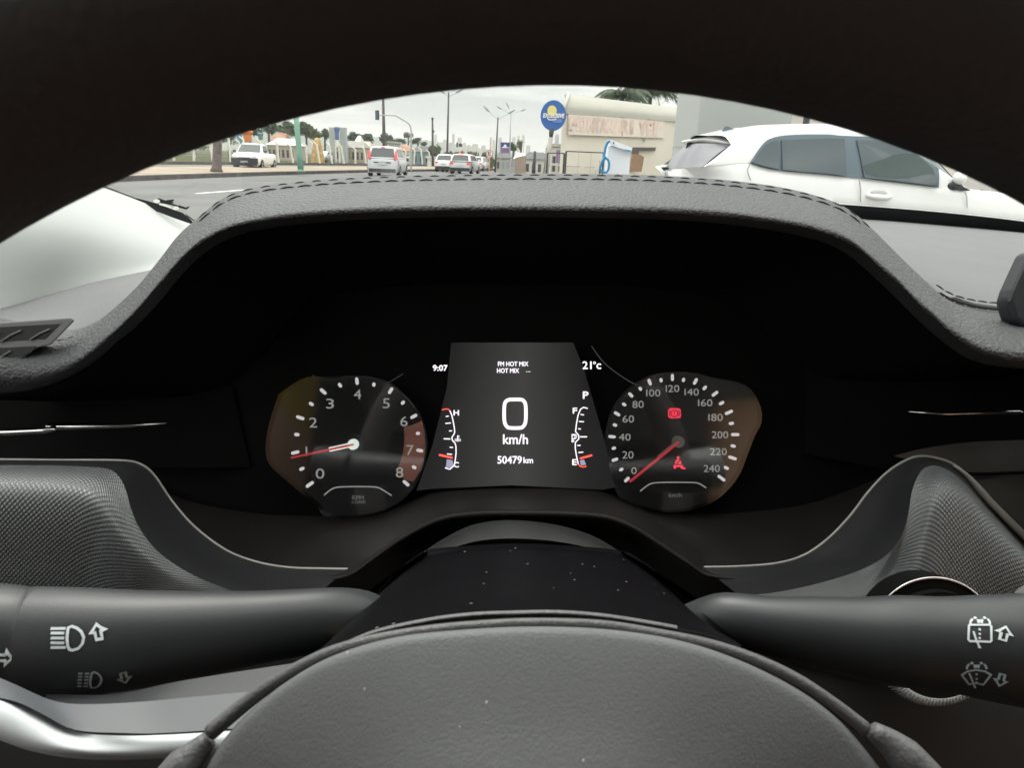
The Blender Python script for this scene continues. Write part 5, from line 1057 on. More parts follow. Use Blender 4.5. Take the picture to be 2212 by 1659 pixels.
b = MB(); b.tube(crs([kf(*q, 16.8) for q in ((1005, 935), (965, 965), (935, 1040), (918, 1120), (905, 1190), (900, 1250))], 24), .028, 10); b.build('blue_post', m_kb, ki, True)
b = MB(); hs = crs([kf(*q, 16.75) for q in ((935, 1190), (895, 1240), (860, 1320), (845, 1400), (880, 1440), (940, 1450), (980, 1400), (990, 1300), (965, 1235), (935, 1225))], 50); b.tube(hs, .026, 8); b.build('hose', m_kb, ki, True)
b = MB(); b.tube([kf(940, 1130, 16.8), kf(915, 1300, 16.8), kf(905, 1430, 16.8)], .012, 6); b.build('hose_stay', m_kw, ki, True)
b = MB(); b.ball(kf(1065, 968, 16.85), .02, 8, 5); b.build('lamp', m_steel, ki, True)
# dark gate frames
m_gate = mat('gate_steel', (.035, .04, .042), .6, .4)
def gate(name, label, x0, x1, ytop, Y, step=1.2):
    t = empty(name, Y_(x0, 372, Y), label, 'gate'); t.location.z = 0
    bpy.context.view_layer.update()
    A0, A1 = Y_(x0, ytop[0], Y), Y_(x1, ytop[1], Y)
    for nm, a, c, r in (('gate_post', gz(A0), A0, .04), ('gate_post', gz(A1), A1, .04), ('top_rail', A0, A1, .025)):
        b = MB(); b.tube([a, c], r, 6); b.build(nm, m_gate, t)
    b = MB(); n = max(3, int((A1 - A0).length / .5))
    for i in range(1, n):
        c = A0.lerp(A1, i / n); b.tube([gz(c), c], .008, 4)
    b.build('mesh_infill', m_galv, t); return t
x1_ = K5c(290, 1105)[0]; x0_ = K5c(905, 1130)[0]
gate('site_gate', 'black framed wire gate in front of the cream hall', x1_, x0_, (K5c(290, 1105)[1], K5c(905, 1130)[1]), 33)
gate('site_gate', 'black framed wire gate left of the hall corner', KC(1640, 1185)[0], KC(1945, 1190)[0], (KC(1640, 1185)[1], KC(1945, 1190)[1]), 34)
# round blue sign on a pole
sg = empty('round_sign', gz(Y_(1180, 372, 38)), 'round blue sign with yellow sun and white EXCLUSIVE lettering on a pole', 'sign')
sc0 = KC(1745, 505); cR = (1960 - 1530) / 2 / 7.213 / 1.16456; cc = Y_(*sc0, 38); rW = cR * 38 / F
b = MB(); b.prism([cc + Vector((rW * math.cos(2 * math.pi * i / 48), 0, rW * 1.13 * math.sin(2 * math.pi * i / 48))) for i in range(48)], Vector((0, .16, 0))); b.build('disc', mat('sign_blue', (.045, .135, .40), .5, .3), sg)
b = MB(); s0 = Y_(*KC(1722, 420), 37.97); b.prism([s0 + Vector((.24 * math.cos(2 * math.pi * i / 28), 0, .26 * math.sin(2 * math.pi * i / 28))) for i in range(28)], Vector((0, .02, 0))); b.build('sun_emblem', mat('sign_yellow', (.75, .66, .22), .6), sg)
b = MB(); a_, c_ = Y_(*KC(1560, 540), 37.94), Y_(*KC(1935, 548), 37.94); hgt = Y_(*KC(1560, 462), 37.94).z - a_.z
text_into(b, 'EXCLUSIVE', a_, (c_ - a_).normalized(), Vector((.12, 0, 1)).normalized(), (c_ - a_).length, hgt, Vector((0, -1, 0)), .004, .012); 
b.build('sign_lettering', mat('sign_white', (.80, .80, .80), .6), sg)
b = MB(); b.ribbon(crs([Y_(*KC(*q), 37.94) for q in ((1640, 545), (1665, 578), (1720, 582), (1800, 568))], 14), .05, Vector((0, -1, 0))); b.build('swoosh', bpy.data.materials['sign_white'], sg)
b = MB(); b.prism([Y_(*KC(*q), 37.97) for q in ((1730, 570), (1910, 565), (1900, 635), (1735, 630))], Vector((0, .02, 0))); b.build('pale_panel', mat('sign_pale_blue', (.14, .24, .52), .6), sg)
b = MB(); b.tube([gz(Y_(*KC(1620, 1500), 38)) , Y_(*KC(1655, 1180), 38.05), Y_(*KC(1700, 900), 38.05)], .12, 10); b.build('pole', m_conc, sg, True)
b = MB(); b.tube([Y_(*KC(1696, 930), 38.05), Y_(*KC(1720, 740), 38.05)], [.09, .14], 10); b.build('bracket', m_steel, sg, True)
# no-stopping sign with an E
es = empty('road_sign', gz(Y_(*KC(583, 1500), 60)), 'round white road sign with red ring and letter E on a pale post', 'road sign')
cc = Y_(*KC(588, 1198), 60); rW = 62 / 7.213 / 1.16456 * 60 / F
b = MB(); b.prism([cc + Vector((rW * math.cos(2 * math.pi * i / 36), 0, rW * 1.1 * math.sin(2 * math.pi * i / 36))) for i in range(36)], Vector((0, .03, 0))); b.build('plate', mat('sign_white2', (.8, .78, .75), .6), es)
b = MB(); b.ribbon([cc + Vector((rW * .88 * math.cos(2 * math.pi * i / 36), -.012, rW * .98 * math.sin(2 * math.pi * i / 36))) for i in range(36)], rW * .17, Vector((0, -1, 0)), True); b.build('red_ring', mat('sign_red', (.62, .10, .09), .6), es)
b = MB(); text_into(b, 'E', cc + Vector((-rW * .42, -.02, -rW * .55)), Vector((1, 0, 0)), Vector((0, 0, 1)), rW * .84, rW * 1.1, Vector((0, -1, 0)), .004, .004); b.build('letter', m_steel, es)
b = MB(); b.tube([gz(cc) + Vector((0, .06, 0)), cc + Vector((0, .06, 0))], .045, 8); b.build('post', mat('orange_post', (.62, .38, .18), .8), es)
# purple banner on its pole
bn = empty('banner_sign', gz(Y_(*KC(790, 1500), 66)), 'blue and purple banner sign with white bird shaped mark on a pole', 'banner')
b = MB(); b.prism([Y_(*KC(*q), 66) for q in ((790, 990), (955, 995), (950, 1090), (790, 1085))], Vector((0, .08, 0))); b.build('upper_panel', mat('banner_blue', (.04, .05, .22), .7), bn)
b = MB(); b.prism([Y_(*KC(*q), 66) for q in ((790, 1087), (950, 1092), (945, 1188), (790, 1185))], Vector((0, .08, 0))); b.build('lower_panel', mat('banner_purple', (.22, .14, .27), .7), bn)
b = MB(); b.prism([Y_(*KC(*q), 65.95) for q in ((812, 1082), (840, 1070), (850, 1035), (880, 1028), (900, 1060), (895, 1078), (945, 1080), (940, 1090), (815, 1092))], Vector((0, .03, 0))); b.build('white_mark', bpy.data.materials['sign_white'], bn)
b = MB(); b.tube([gz(Y_(*KC(790, 1400), 66.05)), Y_(*KC(790, 985), 66.05)], .06, 8); b.build('post', m_galv, bn)
# ---- lamp posts and utility poles
def pole(name, label, cat, Y, top, basex, r, M, arms=(), extra=None, lean=True):
    T_ = Y_(*top, Y); B_ = gz(Y_(basex, 365, Y)); B_.x = T_.x + (B_.x - T_.x) * (1 if lean else 0)
    t = empty(name, B_, label, cat); b = MB(); b.tube([B_, B_.lerp(T_, .5), T_], [r * 1.25, r, r * .75], 10); b.build('shaft', M, t, True)
    for pts in arms:
        P = [Y_(*q, Y) for q in pts]; b = MB(); b.tube(P, r * .28, 6); b.build('arm', m_galv, t)
        e_ = P[-1]; d_ = (P[-1] - P[-2]).normalized(); b = MB(); b.tube([e_ - d_ * .1, e_ + d_ * .25, e_ + d_ * .7], [.05, .13, .06], 8); b.build('lamp_head', m_galv, t)
    return t
pole('utility_pole', 'thick dark wooden pole rising behind the silver estate car', 'pole', 78, KD(468, 60), KD(500, 1060)[0], .17, m_wood)
pole('street_lamp', 'tall thin dark lamp post over the far white car', 'street lamp', 64, KD(1686, 10), KD(1652, 1310)[0], .085, m_steel, [(KD(1688, 92), KD(1740, 62), KD(1830, 10)), (KD(1686, 92), KD(1640, 60), KD(1600, 20))])
up = pole('utility_pole', 'short dark wooden pole with brackets among the pale trees', 'pole', 92, KD(1386, 480), KD(1392, 1010)[0], .14, m_wood)
for zy in (500, 735): b = MB(); b.ball(Y_(*KD(1386 if zy == 500 else 1402, zy), 91.9), .16, 8, 6); b.build('bracket', m_steel, up, True)
pole('street_lamp', 'double arm lamp post just right of the round E road sign', 'street lamp', 72, KC(742, 535), KC(690, 1400)[0], .08, m_steel, [(KC(742, 580), KC(660, 510), KC(575, 425)), (KC(742, 580), KC(830, 525), KC(935, 462))])
pole('street_lamp', 'taller thin lamp post with three arms above the purple banner', 'street lamp', 100, KC(977, 440), KC(945, 1100)[0], .09, m_galv, [(KC(977, 490), KC(900, 440), KC(800, 382)), (KC(977, 490), KC(1070, 450), KC(1160, 418)), (KC(977, 470), KC(955, 400), KC(935, 358))])
dp = pole('gate_pillar', 'dark steel post with lamp left of the round sign pole', 'post', 48, KC(1412, 1150), KC(1388, 1520)[0], .11, m_steel)
pole('timber_post', 'brown timber post leaning against the round sign pole', 'post', 40, KC(1632, 1085), KC(1590, 1500)[0], .085, mat('brown_timber', (.19, .14, .11), .9))
pole('flag_pole', 'thin white pole before the far green shrubs', 'post', 70, KC(1195, 1000), KC(1170, 1180)[0], .05, m_postw)
# traffic light on a bent mast
tl = empty('traffic_light', gz(Y_(*KD(985, 1420), 58)), 'traffic light hanging from a curved grey mast arm', 'traffic light')
b = MB(); P = [gz(Y_(*KD(985, 1420), 58))] + [Y_(*KD(*q), 58) for q in ((988, 1000), (992, 760), (985, 690), (960, 610), (900, 560), (800, 500), (730, 455), (680, 440), (540, 436), (395, 432))]
b.tube(crs(P, 60), [.085 - .045 * i / 59 for i in range(60)], 8); b.build('mast', m_galv, tl, True)
hx = [Y_(*KD(*q), 58) for q in ((322, 345), (385, 345), (390, 520), (325, 518))]; b = MB(); b.prism(hx, Vector((0, .25, 0))); hd_ = b.build('signal_head', mat('signal_black', (.015, .018, .03), .5), tl)
for yy in (390, 435, 480):
    c_ = Y_(*KD(348, yy), 57.95); b = MB(); b.prism([c_ + Vector((.10 * math.cos(2 * math.pi * i / 16), 0, .10 * math.sin(2 * math.pi * i / 16))) for i in range(16)], Vector((0, .04, 0))); b.build('lens', mat('signal_lens', (.10, .12, .22), .3), hd_)
t2 = empty('traffic_light', gz(Y_(*KD(1895, 1300), 90)), 'small far black traffic light with round disc on a pale post', 'traffic light')
b = MB(); b.tube([gz(Y_(*KD(1892, 1300), 90)), Y_(*KD(1895, 1000), 90)], .07, 6); b.build('post', m_postw, t2)
b = MB(); b.prism([Y_(*KD(*q), 89.9) for q in ((1828, 945), (1858, 945), (1858, 1032), (1828, 1030))], Vector((0, .3, 0))); b.build('signal_head', m_steel, t2)
c_ = Y_(*KD(1905, 992), 89.9); b = MB(); b.prism([c_ + Vector((.24 * math.cos(2 * math.pi * i / 18), 0, .22 * math.sin(2 * math.pi * i / 18))) for i in range(18)], Vector((0, .1, 0))); b.build('disc', m_steel, t2)
# green lamp standard and brown trunk on the median
g0 = G(650, 371, .165); gp = empty('green_pole', g0, 'pale green painted steel pole standing on the median', 'pole'); m_gpole = mat('green_pole_paint', (.20, .37, .29), .7, .3, var=(3, .1))
T_ = Y_(*KE(470, 300), g0.y); b = MB(); b.tube([g0, g0 + (T_ - g0) * .33, g0 + (T_ - g0) * 1.6], [.16, .145, .115], 12); b.build('shaft', m_gpole, gp, True)
b = MB(); b.tube([g0, g0 + Vector((0, 0, .12))], [.23, .17], 12); b.build('foot', m_gpole, gp, True)
tb = Vector(G(468, 371, .165)); mt = empty('street_tree', tb, 'thick grey brown tree trunk on the median beside the pickup', 'tree')
T_ = Y_(*KF(1090, 450), tb.y); b = MB(); b.tube([tb, tb.lerp(T_, .12), tb.lerp(T_, .6), T_, tb + (T_ - tb) * 1.9], [.28, .21, .185, .18, .15], 12); b.build('trunk', mat('bark', (.15, .125, .115), .95, .1, var=(6, .25)), mt, True)
# ================================================================== vegetation and the far side of the road
def leaf_mat(name, c, v=.45): return mat(name, c, .75, .25, var=(.9, v))
m_leafs = [leaf_mat('leaf_dark', (.040, .070, .040)), leaf_mat('leaf_mid', (.075, .11, .05)), leaf_mat('leaf_olive', (.12, .135, .06)), leaf_mat('leaf_far', (.13, .17, .14), .25)]
def crown_mb(c, rx, ry, rz_, n, s, seed):
    """many small leaf faces in clumps inside a lumpy ellipsoid"""
    R_ = random.Random(seed); b = MB(); vs = []; fs = []
    clumps = []
    for i in range(9):
        a = R_.uniform(0, 2 * math.pi); e_ = R_.uniform(-.5, 1.2); k = R_.uniform(.45, .8)
        clumps.append((Vector((rx * k * math.cos(a) * math.cos(e_), ry * k * math.sin(a) * math.cos(e_), rz_ * k * math.sin(e_))), R_.uniform(.32, .55)))
    for i in range(n):
        cc, cr = clumps[R_.randrange(9)]; d_ = Vector((R_.gauss(0, 1), R_.gauss(0, 1), R_.gauss(0, 1))).normalized() * (R_.random() ** .45)
        p = Vector(c) + cc + Vector((d_.x * rx, d_.y * ry, d_.z * rz_)) * cr
        u = Vector((R_.gauss(0, 1), R_.gauss(0, 1), R_.gauss(0, 1))).normalized(); v = u.orthogonal().normalized(); k = s * R_.uniform(.6, 1.4); j = len(vs)
        vs += [p - u * k, p + v * k * .7, p + u * k, p - v * k * .7]; fs.append([j, j + 1, j + 2, j + 3])
    b.v = vs; b.f = fs; return b
def tree(px0, px1, ytop, ybot, Y, M, label, seed, n=700, group='trees beyond the field', trunk_to=None):
    a, c = Y_(px0, (ytop + ybot) / 2, Y), Y_(px1, (ytop + ybot) / 2, Y); t_, b_ = Y_((px0 + px1) / 2, ytop, Y), Y_((px0 + px1) / 2, ybot, Y)
    rx = abs(c.x - a.x) / 2; rz_ = abs(t_.z - b_.z) / 2; ce = Vector(((a.x + c.x) / 2, Y, (t_.z + b_.z) / 2))
    t = empty('leafy_tree', Vector((ce.x, Y, 0)), label, 'tree', group)
    tr_ = MB(); tr_.tube([Vector((ce.x, Y, 0)), Vector((ce.x + .1, Y, max(.3, ce.z - rz_ * .3))), Vector((ce.x, Y, ce.z + rz_ * .4))], [.22, .16, .06], 7)
    for i in range(5):
        a_ = i * 1.3; s_ = Vector((ce.x, Y, max(.3, ce.z - rz_ * .4))); tr_.tube([s_, s_ + Vector((rx * .5 * math.cos(a_), rx * .5 * math.sin(a_), rz_ * .6))], [.08, .03], 5)
    tr_.build('trunk', m_wood, t, True)
    crown_mb(ce, rx, rx * .8, rz_, n, max(.12, min(rx, rz_) * .13), seed).build('crown', M, t); return t
D = lambda K, *q: [K(q[0], q[2])[0], K(q[1], q[2])[0], K(q[0], q[2])[1], K(q[0], q[3])[1]]
tree(*D(KE, 60, 480, 470, 800), 130, m_leafs[1], 'broad olive green tree left of the green pole', 1, 1100)
tree(*D(KE, 480, 830, 480, 850), 128, m_leafs[1], 'broad green tree right of the green pole', 2, 1000)
tree(*D(KE, 700, 1010, 620, 860), 120, m_leafs[2], 'yellowish green tree behind the tan haystack', 3, 700)
tree(*D(KE, 890, 1110, 600, 850), 125, m_leafs[1], 'green tree left of the blue water tank', 4, 700)
tree(*D(KE, 1420, 1680, 670, 900), 160, m_leafs[0], 'dark tree right of the blue water tank', 5, 700)
tree(*D(KE, 1620, 1920, 690, 950), 165, m_leafs[0], 'rounded dark tree left of the thick wooden pole', 6, 700)
tree(*D(KD, 370, 690, 750, 1010), 170, m_leafs[0], 'dark tree behind the thick wooden pole', 7, 800)
tree(*D(KD, 640, 900, 850, 1010), 165, m_leafs[0], 'low dark tree above the red tiled house', 8, 600)
tree(*D(KD, 830, 1030, 735, 900), 175, m_leafs[3], 'round grey green tree beside the traffic light mast', 9, 500)
tree(*D(KD, 960, 1260, 840, 1040), 160, m_leafs[0], 'dark tree behind the blue grey house', 10, 600)
tree(*D(KD, 1290, 1600, 980, 1350), 110, m_leafs[1], 'green tree behind the short wooden pole', 11, 700)
tree(*D(KD, 1560, 1800, 1080, 1400), 105, m_leafs[1], 'green bushy tree beneath the tall thin lamp post', 12, 700)
tree(*D(KD, 1740, 2040, 1100, 1360), 120, m_leafs[1], 'wide green tree above the far grey hatchback', 13, 700)
tree(*D(KD, 1980, 2260, 1090, 1400), 115, m_leafs[2], 'olive tree just left of the round E sign', 14, 700)
tree(*D(KC, 420, 560, 1180, 1500), 95, m_leafs[2], 'yellow green tree behind the round E sign', 15, 600)
tree(*D(KC, 540, 700, 1240, 1500), 90, m_leafs[2], 'low olive bush right of the round E sign', 16, 400)
tree(*D(KC, 950, 1080, 985, 1200), 120, m_leafs[1], 'green tree right of the purple banner', 17, 500)
tree(*D(KC, 1060, 1240, 940, 1200), 130, m_leafs[1], 'taller pale green tree between banner and round sign', 18, 500)
tree(*D(KF, 1830, 2212, 200, 480), 120, m_leafs[0], 'dark tree above the teal tank near the wheel rim', 19, 700)
tree(*D(KF, 1500, 1850, 240, 520), 125, m_leafs[0], 'dark tree behind the orange tank', 20, 600)
tree(*D(KF, 1080, 1480, 380, 640), 118, m_leafs[0], 'dark tree behind the brown trunk on the median', 21, 600)
tree(*D(KF, 300, 1000, 520, 760), 115, m_leafs[2], 'olive tree behind the leaning white posts at far left', 22, 600)
# shrubs by the hall
def shrub(px0, px1, y0, y1, Y, label, seed, M=None, n=300, grp=None):
    a, c = Y_(px0, y1, Y), Y_(px1, y1, Y); t_ = Y_((px0 + px1) / 2, y0, Y); r = abs(c.x - a.x) / 2; t = empty('shrub', Vector(((a.x + c.x) / 2, Y, 0)), label, 'shrub', grp)
    crown_mb(((a.x + c.x) / 2, Y, t_.z / 2), r, r, t_.z / 2, n, r * .16, seed).build('foliage', M or m_leafs[1], t); b = MB(); b.tube([Vector(((a.x + c.x) / 2, Y, 0)), Vector(((a.x + c.x) / 2, Y, t_.z * .6))], .03, 5); b.build('stem', m_wood, t); return t
shrub(K5c(760, 0)[0], K5c(880, 0)[0], K5c(0, 1215)[1], 372, 22, 'round green shrub left of the white air machine', 31)
shrub(1760, 1830, 300, 372, 30, 'green shrub far behind the white hatchback', 32)
def agave(px, y0, Y, r, label):
    c = gz(Y_(px, 372, Y)); top_ = Y_(px, y0, Y).z; t = empty('spiky_plant', c, label, 'plant'); b = MB()
    for i in range(26):
        a = i * 2.4; e_ = .25 + .95 * (i / 26); d_ = Vector((math.cos(a), math.sin(a), 0)); L_ = top_ * .75
        p0_ = c + Vector((0, 0, top_ * .35)); p1_ = p0_ + d_ * L_ * math.cos(e_) * .6 + Vector((0, 0, L_ * math.sin(e_) * .6)); p2_ = p0_ + d_ * L_ * math.cos(e_) * 1.05 + Vector((0, 0, L_ * math.sin(e_) * .8)); s_ = Vector((-d_.y, d_.x, 0)) * .045
        b.add([p0_ - s_, p0_ + s_, p1_ + s_, p1_ - s_, p2_], [[0, 1, 2, 3], [3, 2, 4]])
    b.build('leaves', m_leafs[1], t); b = MB(); b.tube([c, c + Vector((0, 0, top_ * .4))], .06, 7); b.build('stem', m_wood, t); return t
agave(K5c(1190, 0)[0], K5c(0, 1370)[1], 15, .3, 'spiky green plant at the foot of the white air machine'); agave(K5c(1370, 0)[0], K5c(0, 1370)[1], 14.5, .3, 'spiky green plant beside the windscreen of the grey green car')
hgx = hg.location; crown_mb((hgx.x, hgx.y, .55), 1.6, .5, .5, 900, .07, 77).build('foliage', leaf_mat('hedge_leaf', (.16, .17, .13), .3), hg)
# white post fences on the field
def fence(label, a, c, n, h, seed, over=.35):
    R_ = random.Random(seed); t = empty('post_fence', Vector((*a, 0)), label, 'fence')
    for i in range(n):
        f = i / (n - 1); x, y = a[0] + (c[0] - a[0]) * f, a[1] + (c[1] - a[1]) * f; hh = h * R_.uniform(.85, 1.08); lx = R_.uniform(-.16, .06)
        b = MB(); b.tube([Vector((x, y, 0)), Vector((x + lx * hh, y, hh)), Vector((x + lx * hh - over, y - .1, hh + .32))], [.12, .11, .09], 4); b.build('post', m_postw, t)
    b = MB()
    for k in range(3):
        z = h * (.25 + .3 * k); b.tube([Vector((*a, z)), Vector((*c, z))], .008, 4)
    b.build('wire', m_galv, t); return t
p0_, p1_ = G(330, 345.5), G(930, 358)
fence('front row of pale concrete posts with bent tops along the field edge', (p0_.x, p0_.y), (p1_.x, p1_.y), 22, 2.0, 5)
p0_, p1_ = G(320, 338), G(905, 353)
fence('rear row of pale concrete posts farther into the field', (p0_.x - 4, p0_.y), (p1_.x, p1_.y + 4), 18, 2.4, 6)
# yard things
def lathe(b, c, prof, n=16):
    c = Vector(c); vs = []; fs = []; k = len(prof)
    for i in range(n):
        a = 2 * math.pi * i / n
        for r, z in prof: vs.append(c + Vector((r * math.cos(a), r * math.sin(a), z)))
    for i in range(n):
        for j in range(k - 1): fs.append([i * k + j, ((i + 1) % n) * k + j, ((i + 1) % n) * k + j + 1, i * k + j + 1])
    return b.add(vs, fs)
def tank(name, label, K, x0, x1, y0, y1, Y, M, flare=1.0, stand=True):
    a, c = Y_(*K(x0, y1), Y), Y_(*K(x1, y1), Y); t_ = Y_(*K((x0 + x1) / 2, y0), Y); r = (c.x - a.x) / 2; z0, z1 = a.z, t_.z; t = empty(name, Vector(((a.x + c.x) / 2, Y, 0)), label, 'tank')
    h_ = z1 - z0; b = MB(); lathe(b, ((a.x + c.x) / 2, Y, z0), [(0, 0), (r * .62, 0), (r * .66, h_ * .1), (r * .72 * 1, h_ * .5), (r * .80, h_ * .72), (r * flare, h_ * .80), (r * flare, h_ * .93), (r * .85, h_), (0, h_ * 1.02)]); b.build('vessel', M, t, True)
    if stand and z0 > .3:
        b = MB()
        for sx, sy in ((-1, -1), (1, -1), (1, 1), (-1, 1)): b.tube([Vector(((a.x + c.x) / 2 + sx * r * .6, Y + sy * r * .6, 0)), Vector(((a.x + c.x) / 2 + sx * r * .6, Y + sy * r * .6, z0))], .06, 6)
        b.build('stand', m_postw, t)
    return t
tank('orange_tank', 'flared orange tank standing in the yard beyond the pickup', KF, 1545, 1752, 348, 560, 105, mat('orange_plastic', (.72, .23, .07), .6))
tank('blue_tank', 'tall blue tank left of the orange tank', KF, 1440, 1560, 370, 590, 106, mat('blue_plastic', (.12, .29, .46), .6), .9)
tank('teal_tank', 'squat teal tank right of the orange tank', KF, 1830, 1945, 400, 520, 107, mat('teal_plastic', (.12, .25, .30), .6))
tank('water_tank', 'dark blue water tank hung in a white tower beyond the field', KE, 1185, 1295, 580, 815, 100, mat('navy_plastic', (.10, .18, .36), .6), 1.0)
tw = empty('tank_tower', Vector((Y_(*KE(1240, 600), 101).x, 101, 0)), 'pale concrete tower frame round the dark blue tank', 'tower')
for x0, x1 in ((1105, 1190), (1295, 1405)):
    q0, q1 = Y_(*KE(x0, 590), 101.5), Y_(*KE(x1, 590), 101.5); b = MB(); b.box(((q0.x + q1.x) / 2, 101.5, q0.z / 2), (q1.x - q0.x, 1.0, q0.z)); b.build('pier', mat('tower_grey', (.42, .43, .44), .9), tw)
hs_ = MB(); q = Y_(*KE(875, 1040), 92); lathe(hs_, (q.x, 92, 0), [(.85, 0), (.8, .8), (.68, 1.6), (.5, 2.3), (.42, 2.7), (.2, 2.95), (0, 3.0)], 14); tag(hs_.build('haystack', mat('straw', (.50, .33, .15), .95, .1, bump=('noise', 6, .8, .1), var=(2, .25)), None, True), 'tan coloured heap like a haystack behind the white posts', 'heap')
def shed(name, label, K, x0, x1, y0, y1, Y, wall, roofm, dpt=5, over=.4, openings=0, flat=False, cat='shed'):
    a, c = Y_(*K(x0, y1), Y), Y_(*K(x1, y1), Y); t_ = Y_(*K((x0 + x1) / 2, y0), Y); e_ = t_.z * (.94 if flat else .68); w_ = c.x - a.x; cx_ = (a.x + c.x) / 2
    t = empty(name, Vector((cx_, Y, 0)), label, cat); b = MB(); b.box((cx_, Y + dpt / 2, e_ / 2), (w_, dpt, e_)); b.build('wall', wall, t)
    b = MB(); z0 = e_ + .01
    if flat: b.box((cx_, Y + dpt / 2, z0 + .12), (w_ + over, dpt + over, .22))
    else:
        o = over / 2; b.add([Vector((a.x - o, Y - o, z0)), Vector((c.x + o, Y - o, z0)), Vector((c.x + o, Y + dpt + o, z0)), Vector((a.x - o, Y + dpt + o, z0)), Vector((a.x + w_ * .18, Y + dpt / 2, t_.z)), Vector((c.x - w_ * .18, Y + dpt / 2, t_.z))], [[0, 1, 5, 4], [2, 3, 4, 5], [1, 2, 5], [3, 0, 4], [0, 3, 2, 1]])
    b.build('roof', roofm, t)
    for i in range(openings):
        x = a.x + w_ * (i + .5) / openings; b = MB(); b.box((x, Y - .01, e_ * .45), (w_ / openings * .5, .06, e_ * .5)); b.build('window', m_darkwin, t)
    return t
m_darkwin = mat('dark_opening', (.06, .06, .065), .5); m_tile = mat('red_tiles', (.36, .22, .16), .9, .1, var=(1, .2)); m_grey_roof = mat('grey_roof', (.30, .29, .27), .9, .1, var=(.6, .12)); m_whw = mat('white_render', (.66, .64, .58), .9, .1, var=(.5, .06)); m_tanw = mat('tan_render', (.45, .40, .33), .9, .1, var=(.5, .1)); m_bluew = mat('blue_render', (.22, .32, .36), .9, .1, var=(.5, .1)); m_tarp = mat('white_tarp', (.62, .60, .55), .9, .1, var=(.6, .1)); m_dkroof = mat('dark_roof', (.11, .11, .115), .9)
shed('open_shed', 'long grey roofed open shed behind the post fence', KE, 1335, 1740, 835, 1060, 112, m_tanw, m_grey_roof, openings=5)
shed('open_shed', 'grey shed with arched front below the water tank', KE, 1130, 1350, 830, 1060, 108, m_tanw, m_grey_roof, openings=3)
shed('tarp_shelter', 'low shelter under white wavy tarpaulins behind the pickup', KE, -60, 440, 785, 940, 100, m_tanw, m_tarp, openings=6)
shed('small_house', 'small pale gabled house left of the thick wooden pole', KE, 1640, 1840, 840, 1000, 125, m_whw, m_tanw)
shed('tiled_house', 'low house with red tiled roof right of the silver estate', KD, 690, 965, 985, 1120, 118, m_whw, m_tile, openings=3, cat='house')
shed('pink_house', 'pale house with reddish roofs on the hillside at far left', KE, 0, 260, 680, 800, 126, m_whw, m_tile, openings=2, cat='house')
shed('blue_house', 'blue grey house with dark roof behind the mast', KD, 1010, 1340, 1005, 1220, 112, m_bluew, m_dkroof, openings=3, cat='house')
shed('white_kiosk', 'small white hut among the shrubs right of the blue house', KD, 1290, 1470, 1225, 1330, 96, m_whw, m_whw, flat=True, cat='hut')
shed('grey_block', 'pale concrete block behind the roof of the silver estate', KD, 570, 680, 930, 1090, 100, m_conc, m_conc, flat=True, cat='block')
shed('hill_house', 'white hillside house among dark trees near the rim', KF, 1985, 2180, 250, 330, 140, m_whw, m_whw, flat=True, cat='house')
shed('white_sign_house', 'little white gable among the dark trees', KE, 1560, 1650, 738, 810, 150, m_whw, m_whw, cat='house')
# right-hand street houses
shed('street_house', 'row house with dark roof behind the brown slat fence', KC, 1220, 1660, 1165, 1420, 66, m_whw, m_dkroof, openings=4, cat='house')
shed('street_house', 'pale two storey house behind the round sign pole', KC, 1690, 1930, 1040, 1420, 58, m_whw, m_conc, openings=2, flat=True, cat='house')
shed('street_house', 'small shop with white roof right of the banner', KC, 1040, 1240, 1175, 1450, 74, m_tanw, m_whw, openings=2, cat='house')
shed('street_house', 'dark roofed shop behind the banner post', KC, 700, 960, 1165, 1440, 82, m_tanw, m_dkroof, openings=3, cat='house')
b = MB(); b.prism([Y_(*KC(*q), 55) for q in ((1800, 1130), (1892, 1130), (1888, 1370), (1795, 1365))], Vector((0, .15, 0))); tag(b.build('shop_sign', mat('purple_panel', (.26, .18, .32), .7)), 'upright purple shop panel left of the cream hall', 'sign')
b = MB(); b.prism([Y_(*KC(*q), 50) for q in ((1650, 1360), (1900, 1385), (1895, 1425), (1650, 1405))], Vector((0, 2, 0))); tag(b.build('shop_awning', m_whw), 'flat white awning at the foot of the purple panel', 'awning')
sf = empty('slat_fence', gz(Y_(*KC(1150, 1500), 46)), 'brown upright slat fence stepping down beside the street', 'fence')
for i in range(9):
    f = i / 8; x = 1075 + 155 * f; b = MB(); t_ = Y_(*KC(x, 1270 - 35 * f), 46 - 6 * f); b.box((t_.x, t_.y, t_.z / 2), (.16, .04, t_.z)); b.build('slat', mat('slat_brown', (.34, .27, .22), .9, var=(3, .15)) if i == 0 else bpy.data.materials['slat_brown'], sf)
sf2 = empty('slat_fence', gz(Y_(*KC(900, 1500), 56)), 'greenish iron fence panel below the purple banner', 'fence')
for i in range(14):
    f = i / 13; t_ = Y_(*KC(800 + 260 * f, 1330 - 40 * f), 56 - 8 * f); b = MB(); b.box((t_.x, t_.y, t_.z / 2), (.06, .04, t_.z)); b.build('slat', m_galv, sf2)
b = MB()
